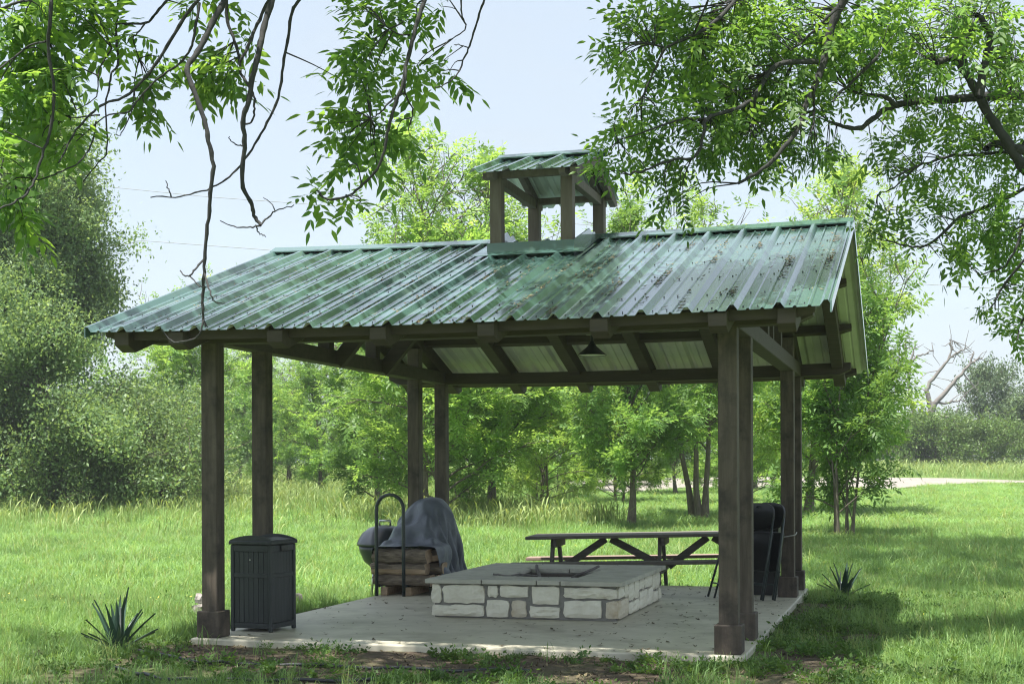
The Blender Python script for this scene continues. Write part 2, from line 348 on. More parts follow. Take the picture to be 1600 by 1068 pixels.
def xbar(name, x0, x1, y0, y1, z0, z1, taper=.0, m='beam', n=14, follow=False, parent=PV):
    """timber running along the ridge direction; follow = top and bottom slope with the roof"""
    mb = MB(); rings = []
    for X in [x0] + list(np.linspace(x0 + .12, x1 - .12, n)) + [x1]:
        d = sag(X); f = lambda y: (TAN * (y - y0) if follow == 1 else -TAN * (y - y0) if follow == -1 else 0)
        e = taper if (X == x0 or X == x1) else 0
        rings.append([(X, y0, z0 + d + f(y0) + e), (X, y1, z0 + d + f(y1) + e), (X, y1, z1 + d + f(y1)), (X, y0, z1 + d + f(y0))])
    mb.loft(rings); return bevel(mb.build(name, M[m], parent), .004)
# wall-plate beams front and back
for y0 in (-.004, YD - .004):
    xbar('beam', X0 + .12, XE - .12, y0, y0 + S + .008, 2.297, 2.425, .05)
# truss bottom chords, web posts
for x, side in ((XL, 1), (XR, -1)):
    mb = MB(); ox = x + (-.045 if side == 1 else S - .0)
    mb.box(x - .003, x + S + .003, S + .006, YD - .006, 2.292, 2.43); bevel(mb.build('truss_chord', M['beam'], PV), .005)
    for y in (2.2, 3.36):
        mb = MB(); mb.box(x + .008, x + S - .008, y, y + .115, 2.433, roof_z(y + .06) - .2)
        bevel(mb.build('web_post', M['beam'], PV))
    mb = MB(); mb.box(x + .02, x + S - .02, YM - .045, YM + .045, 2.434, ZR - .24); bevel(mb.build('king_post', M['beam'], PV))
# diagonal kickers from the left truss to the roof
for y in (2.33, 3.49):
    mb = MB(); mb.bar((XL + S + .0, y + .045, 2.31), (XL + S + .62, y + .045, 2.31 + .72), .09, .135, (0, 0, 1)); bevel(mb.build('brace', M['beam'], PV))
# rafters with bevelled tails
RX = [XL + S / 2] + [XL + S / 2 + (XR - XL) * k / 5 for k in range(1, 5)] + [XR + S / 2]
def rafter(name, X, wd, dep, tail, y_lo=-.50, parent=PV, m='beam'):
    for sgn in (-1, 1):
        yf = lambda d: YM + sgn * d          # d = distance from the ridge
        half = YM - y_lo
        d = sag(X); zt = lambda q: ZR - .018 - TAN * q + d
        prof = [(0.004, zt(0)), (half, zt(half)), (half, zt(half) - dep * .55), (half - .11, zt(half - .11) - dep), (0.004, zt(0) - dep)]
        mb = MB(); a = [(X - wd / 2, yf(q), z) for q, z in prof]; b = [(X + wd / 2, yf(q), z) for q, z in prof]
        mb.loft([a, b] if sgn == 1 else [b, a]); bevel(mb.build(name, M[m], parent), .004)
for X in RX: rafter('rafter', X, .125, .16, 0)
for X in (X0 + .26, XE - .26): rafter('fly_rafter', X, .12, .185, 0, -.46)
# purlins between the rafters (flush under the sheets) and eave strips
for y in (-.39, .75, 1.75):
    z = roof_z(y) - .024
    xbar('purlin', X0 + .08, XE - .08, y, y + .075, z - .078, z, .03, follow=1)
    yb = 2 * YM - y
    z2 = roof_z(yb - .075) - .024
    xbar('purlin', X0 + .08, XE - .08, yb - .075, yb, z2 - .078, z2, .03, follow=-1)
xbar('ridge_beam', X0 + .08, XE - .08, YM - .045, YM + .045, ZR - .22, ZR - .028, .06)
# ribbed steel sheets, three ribs each
def sheet_profile(w0, n_ribs, edge_l=True, edge_r=True, h=.038):
    pts = []
    for k in range(n_ribs + 1):
        c = k * .3048
        if k == 0: pts += [(c - .0, h), (c + .012, h), (c + .040, 0)] if not edge_l else [(c - .040, 0), (c - .012, h), (c + .012, h), (c + .040, 0)]
        elif k == n_ribs: pts += [(c - .040, 0), (c - .012, h), (c, h)]
        else: pts += [(c - .040, 0), (c - .012, h), (c + .012, h), (c + .040, 0)]
        if k < n_ribs:
            for q in (.105, .2):
                pts += [(c + q - .014, 0), (c + q - .006, .011), (c + q + .006, .011), (c + q + .014, 0)]
    return [(w0 + a, b) for a, b in pts]
def roof_sheet(name, xa, nr, sgn, y_in, half, zr, parent, first=False, last=False, sg=True, lift=0.):
    prof = sheet_profile(xa, nr, edge_l=first)
    if last: prof = prof[:-1] + [(xa + nr * .3048, .038), (xa + nr * .3048 + .012, .038), (xa + nr * .3048 + .034, .004)]
    mb = MB(); nrow = 5; th = .003; n = len(prof); vs = []
    for k in range(nrow):
        q = y_in + (half - y_in) * k / (nrow - 1)
        for lay in (0, 1):
            for (x, z) in prof: vs.append((x, YM + sgn * q, zr + lift - TAN * q + z + (sag(x) if sg else 0) - lay * th))
    st = 2 * n
    for k in range(nrow - 1):
        for i in range(n - 1):
            a, b = k * st + i, k * st + i + 1; c_, d_ = a + st, b + st
            f = (a, b, d_, c_) if sgn == 1 else (a, c_, d_, b)
            mb.f.append(f[::-1]); mb.m.append(0); mb.f.append(tuple(i_ + n for i_ in f)); mb.m.append(1)
    for i in range(n - 1):
        a = (nrow - 1) * st + i; mb.f.append((a, a + 1, a + 1 + n, a + n)); mb.m.append(0)
        a = i; mb.f.append((a, a + 1, a + 1 + n, a + n)); mb.m.append(0)
    for k in range(nrow - 1):
        for i in (0, n - 1):
            a = k * st + i; mb.f.append((a, a + st, a + st + n, a + n)); mb.m.append(0)
    mb.v = vs
    return mb.build(name, [M['roof'], M['zinc']], parent)
for sgn in (-1, 1):
    for k in range(6):
        roof_sheet('roof_panel', X0 + k * .9144, 3, sgn, .02, YM - EAVE_Y, ZR, PV, k == 0, k == 5, lift=.0015 * (k % 2))
def ridge_cap(name, x0, x1, zr, wd, parent, sg=True):
    mb = MB(); rings = []
    for X in np.linspace(x0, x1, 14):
        d = (sag(X) if sg else 0); z = zr + .040 + d
        prof = [(-wd, z - wd * TAN - .012), (-wd, z - wd * TAN), (-.02, z + .010), (.02, z + .010), (wd, z - wd * TAN), (wd, z - wd * TAN - .012), (.02, z + .002), (-.02, z + .002)]
        rings.append([(X, YM + a, b) for a, b in prof])
    mb.loft(rings); return mb.build(name, M['roof'], parent)
ridge_cap('ridge_cap', X0 - .03, -.71, ZR, .14, PV); ridge_cap('ridge_cap', .08, XE + .035, ZR, .14, PV)
# rows of screw heads beside the ribs
for sgn in (-1, 1):
    mb = MB()
    for k in range(18):
        for q in (.22, .85, 1.5, 2.15, 2.8, 3.25):
            for dx in (.065, .152):
                x = X0 + k * .3048 + dx + (.01 if dx > .1 else 0); y = YM + sgn * q; z = ZR - TAN * q + sag(x) + .002; r = .0055
                mb.loft([[(x + r * c, y + r * e, z - sgn * 0 - TAN * sgn * r * e) for c, e in ((1, 0), (.5, .87), (-.5, .87), (-1, 0), (-.5, -.87), (.5, -.87))], [(x + r * .7 * c, y + r * .7 * e, z + .008 - TAN * sgn * r * .7 * e) for c, e in ((1, 0), (.5, .87), (-.5, .87), (-1, 0), (-.5, -.87), (.5, -.87))]])
    tag(mb.build('screws', M['black'], PV), kind='stuff')
# rake trims
for x in (X0 - .012, XE + .032):
    for sgn in (-1, 1):
        mb = MB(); q1 = YM - EAVE_Y; d = sag(x)
        ring = lambda q: [(x - .006, YM + sgn * q, ZR - TAN * q - .045 + d), (x + .006, YM + sgn * q, ZR - TAN * q - .045 + d), (x + .006, YM + sgn * q, ZR - TAN * q + .03 + d), (x - .006, YM + sgn * q, ZR - TAN * q + .03 + d)]
        mb.loft([ring(.0 if sgn == 1 else .004), ring(q1)]); mb.build('rake_trim', M['roof'], PV)
# cupola: flashed curb (parent) > posts, ties, rafters, sheets, cap
CX0, CX1, CW = -.695, .062, .70
sg0 = sag(-.3)
mb = MB()
zb = lambda q: ZR - TAN * q + sg0
zc_top = ZR - TAN * CW + .125 + sg0
for sgn in (-1, 1):
    y0 = YM + sgn * CW
    mb.box(CX0 - .02, CX1 + .02, min(y0, y0 + sgn * .012), max(y0, y0 + sgn * .012), zb(CW) - .06, zc_top)
    fl = [(CX0 - .13, y0 + sgn * .013, zb(CW) + .042), (CX1 + .13, y0 + sgn * .013, zb(CW) + .042), (CX1 + .13, y0 + sgn * .13, zb(CW + .12) + .036), (CX0 - .13, y0 + sgn * .13, zb(CW + .12) + .036)]
    mb.loft([fl, [(a, b, c + .004) for a, b, c in fl]])
for xx in (CX0 - .02, CX1 + .008):                     # sloping side flashings, saddle shaped
    mb.loft([[(xx, YM - CW, zb(CW) - .06), (xx, YM, zb(0) - .06), (xx, YM + CW, zb(CW) - .06), (xx, YM + CW, zc_top + .0), (xx, YM + .10, ZR + .092 + sg0), (xx, YM, ZR + .06 + sg0), (xx, YM - .10, ZR + .092 + sg0), (xx, YM - CW, zc_top)],
             [(xx + .012, YM - CW, zb(CW) - .06), (xx + .012, YM, zb(0) - .06), (xx + .012, YM + CW, zb(CW) - .06), (xx + .012, YM + CW, zc_top + .0), (xx + .012, YM + .10, ZR + .092 + sg0), (xx + .012, YM, ZR + .06 + sg0), (xx + .012, YM - .10, ZR + .092 + sg0), (xx + .012, YM - CW, zc_top)]])
    s0 = xx + .006; sd = -.12 if xx < -.3 else .12
    for sgn in (-1, 1):
        fl = [(s0, YM + sgn * .01, ZR + .05 + sg0), (s0 + sd, YM + sgn * .01, ZR + .05 + sg0), (s0 + sd, YM + sgn * (CW + .12), zb(CW + .12) + .037), (s0, YM + sgn * (CW + .12), zb(CW + .12) + .037)]
        mb.loft([fl, [(a, b, c + .003) for a, b, c in fl]])
CU = mb.build('cupola', M['roof'], PV)
CZR, CHALF = 4.205, .90
CE0, CE1 = -.815, .17
for x in (CX0, CX1 - .107):
    for y in (YM - CW + .013, YM + CW - .12):
        mb = MB(); mb.box(x, x + .107, y, y + .107, zb(CW) - .12, CZR - TAN * (CW - .05) - .055); bevel(mb.build('cupola_post', M['grey_post'], CU))
    mb = MB(); mb.box(x + .02, x + .087, YM - CW + .121, YM + CW - .121, 3.85, 3.935); bevel(mb.build('cupola_tie', M['grey_post'], CU))
for x in (CX0 + .05, CX1 - .055, CE1 - .06):
    for sgn in (-1, 1):
        mb = MB(); zt = lambda q: CZR - .006 - TAN * q
        pr = [(.003, zt(0)), (CHALF - .05, zt(CHALF - .05)), (CHALF - .05, zt(CHALF - .05) - .045), (CHALF - .12, zt(CHALF - .12) - .085), (.003, zt(0) - .085)]
        a = [(x - .03, YM + sgn * q, z) for q, z in pr]; b = [(x + .03, YM + sgn * q, z) for q, z in pr]; mb.loft([a, b] if sgn == 1 else [b, a])
        bevel(mb.build('cupola_rafter', M['grey_post'], CU))
for sgn in (-1, 1):
    y = YM + sgn * (CW - .055); mb = MB(); mb.box(CE0 + .05, CE1 - .03, y - .03, y + .03, 3.895, 3.955); bevel(mb.build('cupola_plate', M['grey_post'], CU))
    roof_sheet('cupola_roof_panel', CE0 + .03, 3, sgn, .012, CHALF, CZR, CU, True, True, sg=False)
ridge_cap('cupola_ridge_cap', CE0 + .01, CE1 + .035, CZR, .10, CU, False)

# pendant lamp hanging from the ridge
lx, ly = -.02, YM
a_, b_ = ray(925, 545); yy = (YM + OX * sT + OY * cT) / (a_ * sT + cT); lx = to_pav(a_ * yy, yy)[0]
lp = empty('pendant_lamp', pav(lx, YM, 2.355), 0, 'black barn style lamp with flared shade hanging under the pavilion roof', 'lamp')
def lathe(prof, n=24): return [[(r * math.cos(t), r * math.sin(t), z) for t in np.arange(n) * 2 * math.pi / n] for r, z in prof]
mb = MB(); mb.loft(lathe([(.018, .13), (.04, .085), (.05, .075), (.09, .04), (.135, .0), (.137, -.004), (.131, -.002), (.086, .034), (.03, .07)]), cap=True); mb.build('lamp_shade', [M['black']], lp, True)
mb = MB(); mb.loft(lathe([(.129, .001), (.09, .006), (.0, .010)]), cap=False); mb.build('shade_lining', M['white_enamel'], lp, True)
mb = MB(); mb.tube([(0, 0, .12), (0, 0, .19)], .014); mb.build('stem', M['black'], lp)
mb = MB(); mb.box(-.05, .05, -.05, .05, .185, .215); mb.box(-.075, .075, -.075, .075, .2155, .27); mb.tube([(0, 0, .27), (0, 0, ZR - .24 - 2.355 + sag(lx))], .02); mb.build('mount_box', M['black'], lp)

# ------------------------------------------------------------------ fire pit
FP = empty('fire_pit', PAV_LOC, -TH, 'low square fire pit of cream limestone blocks with grey capstones', 'fire pit')
fx0, fx1, fy0, fy1 = -1.176, .497, 1.89, 3.95
mb = MB()
hx0, hx1, hy0, hy1 = -.66, .06, 2.30, 3.32
for (a, b, c, d) in ((fx0 + .02, fx1 - .02, fy0 + .02, hy0 + .02), (fx0 + .02, fx1 - .02, hy1 - .02, fy1 - .02), (fx0 + .02, hx0 + .02, hy0 + .021, hy1 - .021), (hx1 - .02, fx1 - .02, hy0 + .021, hy1 - .021)):
    mb.box(a, b, c, d, .002, .298)
mb.build('mortar_core', M['mortar'], FP)
mb = MB()
for (a, b, c, d) in ((hx0 + .0, hx1, hy0 + .02, hy0 + .034), (hx0, hx1, hy1 - .034, hy1 - .02), (hx0 + .02, hx0 + .034, hy0 + .035, hy1 - .035), (hx1 - .034, hx1 - .02, hy0 + .035, hy1 - .035)): mb.box(a, b, c, d, .004, .294)
mb.build('firebox_lining', M['soot'], FP)
mb = MB(); mb.box(hx0 + .035, hx1 - .035, hy0 + .035, hy1 - .035, .004, .06); mb.build('ash_bed', M['ash'], FP)
def rough_stone(face, u0, u1, z0, z1, mt, thick=.055, proud=.02):
    """a split-faced block: a subdivided slab with a pillowed, uneven face and irregular outline"""
    r = np.random.default_rng(int(abs(u0 * 977 + z0 * 5531 + u1 * 131) * 10) % 99991)
    nu, nz_ = max(4, int((u1 - u0) / .045)), 5; pu = np.linspace(u0 + .005, u1 - .005, nu); pz = np.linspace(max(z0, .006) + .004, z1 - .004, nz_)
    V = []; 
    for j, z in enumerate(pz):
        for i, u in enumerate(pu):
            e = (i in (0, nu - 1)) or (j in (0, nz_ - 1)); cn = (i in (0, nu - 1)) and (j in (0, nz_ - 1))
            d = proud * (.25 if e else 1) + r.normal(0, .0045) * (not e)
            uu = u + r.normal(0, .0045); zz = z + r.normal(0, .004) * (j > 0 or z0 > .03)
            if cn: uu += (.006 if i == 0 else -.006); zz += (.005 if j == 0 else -.005)
            V.append((uu, -d, zz))
    n = len(V); V += [(u, thick, z) for (u, d, z) in V]
    Fq = []
    for j in range(nz_ - 1):
        for i in range(nu - 1):
            a = j * nu + i; Fq.append((a, a + 1, a + 1 + nu, a + nu))
    bd = [i for i in range(nu)] + [j * nu + nu - 1 for j in range(1, nz_)] + [(nz_ - 1) * nu + i for i in range(nu - 2, -1, -1)] + [j * nu for j in range(nz_ - 2, 0, -1)]
    for a, b in zip(bd, bd[1:] + bd[:1]): Fq.append((b, a, a + n, b + n))
    if face == 'front': W = [(u, fy0 + d, z) for u, d, z in V]
    elif face == 'right': W = [(fx1 - d, u, z) for u, d, z in V]
    elif face == 'left': W = [(fx0 + d, fy1 + fy0 - u, z) for u, d, z in V]
    else: W = [(fx0 + fx1 - u, fy1 - d, z) for u, d, z in V]
    m = MB(); m.add(W, Fq); m.build('stone', M[mt], FP)
FRONT = [(-1.18, -1.085, .122, .29), (-1.072, -.683, .128, .29), (-1.18, -.69, .01, .114), (-.662, -.562, .182, .288), (-.548, -.284, .184, .29), (-.676, -.463, .008, .168), (-.447, -.302, .012, .168), (-.264, -.008, .132, .29), (-.284, -.004, .012, .118), (.028, .492, .190, .286), (.028, .365, .02, .172), (.388, .51, .02, .176)]
for k, a in enumerate(FRONT): rough_stone('front', *a, 'tan_stone' if k in (6, 11) else 'stone')
RIGHT = [(1.94, 2.15, .187, .29), (2.17, 2.35, .178, .29), (2.37, 2.60, .128, .29), (2.62, 2.85, .130, .29), (2.87, 3.10, .185, .29), (3.12, 3.49, .182, .29), (3.51, 3.90, .132, .29), (1.93, 2.345, .01, .175), (2.37, 2.855, .01, .118), (2.875, 3.26, .01, .172), (3.28, 3.52, .01, .170), (3.54, 3.80, .01, .120), (3.82, 3.94, .01, .122)]
for k, a in enumerate(RIGHT): rough_stone('right', *a, 'tan_stone' if k == 7 else 'stone')
for u in np.arange(1.9, 3.9, .4):
    rough_stone('left', u, u + .385, .01, .14, 'stone'); rough_stone('left', u + .005, u + .38, .155, .29, 'stone')
for u in np.arange(fx0, fx1 - .1, .42):
    rough_stone('back', u, u + .40, .01, .15, 'stone'); rough_stone('back', u, u + .40, .165, .29, 'stone')
ox0, ox1, oy0, oy1 = -1.232, .552, 1.842, 4.0
caps = [(ox0, -.704, oy0, 2.29), (-.704, -.206, oy0, 2.29), (-.206, .005, oy0, 2.29), (.005, ox1, oy0, 2.29),
        (ox0, -.65, 2.29, 2.84), (ox0, -.65, 2.84, 3.33), (.05, ox1, 2.29, 2.86), (.05, ox1, 2.86, 3.33),
        (ox0, -.72, 3.33, oy1), (-.72, -.28, 3.33, oy1), (-.28, .06, 3.33, oy1), (.06, ox1, 3.33, oy1)]
for k, (a, b, c, d) in enumerate(caps):
    g = .005; mb = MB(); dz = .0015 * (k % 3); mb.box(a + g, b - g, c + g, d - g, .3 + dz, .34 + dz); bevel(mb.build('capstone', M['cap'], FP), .006, 2)
def stick(name, pts, r0, r1, label):
    P = densify(pts, 9) + rng.normal(0, .006, (9, 3)); wd = Wood(); wd.tube(P, np.linspace(r0, r1, 9), 6)
    o = link(name, wd.mesh(name, M['dead_wood'])); return tag(o, label, 'stick')
stick('stick', [pav(-.63, 3.42, .36), pav(-.45, 2.9, .27), pav(-.36, 2.45, .16)], .018, .012, 'bare pale stick leaning into the left side of the fire pit')
stick('stick', [pav(.0, 3.4, .365), pav(-.12, 3.1, .31), pav(-.3, 2.55, .17)], .013, .009, 'thin forked stick resting on the back rim of the fire pit')
stick('stick', [pav(-.75, 2.36, .352), pav(-.66, 2.33, .352), pav(-.40, 2.62, .33)], .010, .006, 'short dark twig lying over the front left rim of the fire pit')

# ------------------------------------------------------------------ trash bin
def bin_frame():
    ang = math.atan2(11.216 - 11.364, -1.937 + 2.295)
    t = empty('trash_bin', (-2.295, 11.364, 0), ang, 'dark grey slatted resin trash bin with hinged lid beside the front left post', 'trash bin')
    W_, D_, H_ = .388, .38, .70
    m = MB()
    for x in (0, W_ - .032):
        for y in (0, D_ - .032): m.box(x, x + .032, y, y + .032, .0, H_)
    bevel(m.build('corner_posts', M['bin'], t), .006); t.children[-1].name = 'corner_frame'
    for z0, z1 in ((.028, .07), (.435, .47), (H_ - .055, H_ - .002)):
        m = MB(); m.box(.033, W_ - .033, .004, .022, z0, z1); m.box(.033, W_ - .033, D_ - .022, D_ - .004, z0, z1)
        m.box(.004, .022, .033, D_ - .033, z0, z1); m.box(W_ - .022, W_ - .004, .033, D_ - .033, z0, z1); bevel(m.build('rail', M['bin'], t), .003)
    n = 7
    for k in range(n):
        a = .033 + (W_ - .066) * k / n; b = a + (W_ - .066) / n - .0035
        for y in (.012, D_ - .024):
            m = MB(); m.box(a, b, y, y + .012, .072, H_ - .057); bevel(m.build('slat', M['bin'], t), .002)
        a = .033 + (D_ - .066) * k / n; b = a + (D_ - .066) / n - .0035
        for x in (.012, W_ - .024):
            m = MB(); m.box(x, x + .012, a, b, .072, H_ - .057); bevel(m.build('slat', M['bin'], t), .002)
    m = MB(); m.box(.025, W_ - .025, .025, D_ - .025, .03, H_ - .06); m.build('liner', M['black'], t)
    # lid: crowned top between two arched end boards, with a rim
    m = MB(); e = .011
    rim = [(-e, -e), (W_ + e, -e), (W_ + e, D_ + e), (-e, D_ + e)]
    m.loft([[(x, y, H_ + .002) for x, y in rim], [(x, y, H_ + .032) for x, y in rim]])
    lid = bevel(m.build('lid', M['bin'], t), .006)
    for y in (.002, D_ - .016):
        m = MB(); arc = [(x, H_ + .033 + .043 * math.sin(math.pi * (x + .01) / (W_ + .02)) ** .8 + .001) for x in np.linspace(-.008, W_ + .008, 13)]
        pr = [(-.008, H_ + .0325)] + arc + [(W_ + .008, H_ + .0325)]
        m.loft([[(x, y, z) for x, z in pr], [(x, y + .014, z) for x, z in pr]]); m.build('lid_arch', M['bin'], lid)
    m = MB()
    for k in range(7):
        x0 = .01 + (W_ - .02) * k / 7; x1 = x0 + (W_ - .02) / 7 - .004
        zz = lambda x: H_ + .034 + .022 * math.sin(math.pi * (x + .01) / (W_ + .02))
        m.loft([[(x0, .0165, zz(x0) - .02), (x1, .0165, zz(x1) - .02), (x1, .0165, zz(x1)), (x0, .0165, zz(x0))], [(x0, D_ - .0165, zz(x0) - .02), (x1, D_ - .0165, zz(x1) - .02), (x1, D_ - .0165, zz(x1)), (x0, D_ - .0165, zz(x0))]])
    m.build('lid_boards', M['bin'], lid); lid.children[-1].name = 'lid_top'
    m = MB(); m.box(W_ - .004, W_ + .012, .14, .24, H_ - .05, H_ - .004); bevel(m.build('latch', M['black'], t), .003)
    m = MB(); m.loft(lathe([(.006, 0), (.006, .008)], 10)); k_ = m.build('knob', M['steel'], t); k_.location = (W_ * .48, .010, H_ - .12); k_.rotation_euler.x = R(90)
bin_frame()

# ------------------------------------------------------------------ firewood rack, logs, grill, cover
RK = empty('log_rack', PAV_LOC, -TH, 'tall dark tubular hoop rack holding stacked firewood', 'log rack')
for y in (3.75, 4.335):
    hz = .9 if y < 4 else .34
    pts = [(-2.443, y, .0), (-2.443, y, hz * .55), (-2.443, y, hz - .02)] + [(-2.2935 - .1495 * math.cos(a), y, hz + .1495 * math.sin(a)) for a in np.linspace(.25, math.pi - .25, 9)] + [(-2.144, y, hz), (-2.144, y, hz * .55), (-2.144, y, .0)]
    mb = MB(); mb.tube(pts, .0185, 10); mb.build('hoop', M['tube'], RK, True)
for x in (-2.443, -2.144):
    mb = MB(); mb.tube([(x, 3.76, .1), (x, 4.32, .1)], .015, 8); mb.build('rail', M['tube'], RK, True)
for k, x in enumerate((-2.42, -2.155)):
    o = empty('timber_skid', pav(x, 3.8, 0), -TH, ('left' if k == 0 else 'right') + ' sawn timber block under the firewood stack', 'timber block', 'timber blocks under the firewood')
    mb = MB(); mb.box(0, .075, 0, .55, .001, .088); bevel(mb.build('block', M['log_end'], o), .004)
def log(name, p, yaw, ln, prof, label, mats, seed, roll=0.):
    """split log: irregular section lofted along x with bark on part of the girth and cut ends"""
    r = np.random.default_rng(seed); n = len(prof); prof = np.array(prof); rings = []
    for k, t in enumerate(np.linspace(-.5, .5, 9)):
        s = 1 + r.normal(0, .03); rings.append([(t * ln + r.normal(0, .006), a * s + r.normal(0, .004), b * s + r.normal(0, .004)) for a, b in prof])
    m = MB(); m.loft(rings, cap=True); m.m = [0] * (len(m.f) - 2) + [1, 1]
    for i in range(8 * n):
        if (i % n) in (n // 2, n // 2 + 1, n // 2 + 2) and name == 'firewood_log': m.m[i] = 1 if seed % 2 else 0
    o = m.build(name, mats, None, False); o.location = tuple(p); o.rotation_euler = (roll, 0, yaw)
    return tag(o, label, 'log', 'stacked firewood logs')
def rnd_prof(w_, h_, seed, n=10):
    r = np.random.default_rng(seed); t = np.arange(n) * 2 * np.pi / n
    return [(w_ / 2 * np.sign(np.cos(a)) * abs(np.cos(a)) ** .6 * (1 + r.normal(0, .07)), h_ / 2 * np.sign(np.sin(a)) * abs(np.sin(a)) ** .6 * (1 + r.normal(0, .07))) for a in t]
LM = [M['log_bark'], M['log_end']]
LOGS = [(-2.20, 3.90, .155, .63, .19, .115, 'lowest front log of the rack stack, pale and split'),
        (-2.24, 3.90, .275, .60, .18, .115, 'rounded middle front log of the rack stack'),
        (-2.22, 3.91, .405, .60, .20, .145, 'squared bark faced log on top front of the rack stack'),
        (-2.15, 4.08, .155, .60, .16, .12, 'lowest second row log behind the front row in the rack'),
        (-2.10, 4.08, .28, .58, .16, .12, 'middle second row log poking out right of the rack hoop'),
        (-2.14, 4.08, .405, .56, .16, .12, 'upper second row log tucked under the grey cover'),
        (-2.14, 4.24, .16, .58, .13, .12, 'lowest rear log of the rack stack near the far hoop'),
        (-2.16, 4.24, .29, .58, .13, .12, 'upper rear log of the rack stack near the far hoop')]
for k, (x, y, z, ln, wd_, hh, lb) in enumerate(LOGS):
    log('firewood_log', pav(x, y, z), -TH + rng.normal(0, .04), ln, rnd_prof(wd_, hh, k), lb, LM, 20 + k)
for k, (u, v, dep, yaw, ln, d_, lb) in enumerate(((314, 952, 13.2, .9, .13, .10, 'grey weathered log on the grass behind the front left post base'), (315, 932, 13.4, -.9, .12, .09, 'grey weathered log on top of the pile behind the front left post'), (458, 942, 14.1, 1.35, .25, .12, 'round grey log end peeking out right of the trash bin'))):
    p = at(u, v, dep); p[2] = float(ground_z(p[0], p[1])) + d_ / 2 + (.09 if k == 1 else 0)
    o = log('grey_log', p, yaw, ln, rnd_prof(d_, d_, 50 + k), lb, [M['grey_log'], M['grey_log']], 60 + k); o['group'] = 'weathered logs behind the trash bin'

KP = pav(-2.80, 4.90, 0); KP[2] = float(ground_z(KP[0], KP[1])); KG = empty('kettle_grill', KP, 0, 'dark kettle grill with a silver lid handle half hidden behind the firewood rack', 'grill'); KG.scale = (1.1, 1.1, 1.12)
mb = MB(); mb.loft(lathe([(.05, .30), (.14, .33), (.22, .40), (.262, .50), (.272, .56)], 28)); mb.build('bowl', M['kettle'], KG, True)
mb = MB(); mb.loft(lathe([(.286, .553), (.288, .572), (.27, .62), (.23, .68), (.16, .73), (.08, .752), (.02, .758)], 28)); lid = mb.build('lid', M['kettle'], KG, True)
mb = MB(); mb.tube([(-.055, 0, .755), (-.055, 0, .80), (.055, 0, .80), (.055, 0, .755)], .012, 8); mb.build('handle', M['steel'], lid, True)
for a in (.4, 2.5, 4.6):
    mb = MB(); mb.tube([(.15 * math.cos(a), .15 * math.sin(a), .36), (.20 * math.cos(a), .20 * math.sin(a), -.02)], .012, 7); mb.build('leg', M['steel'], KG, True)

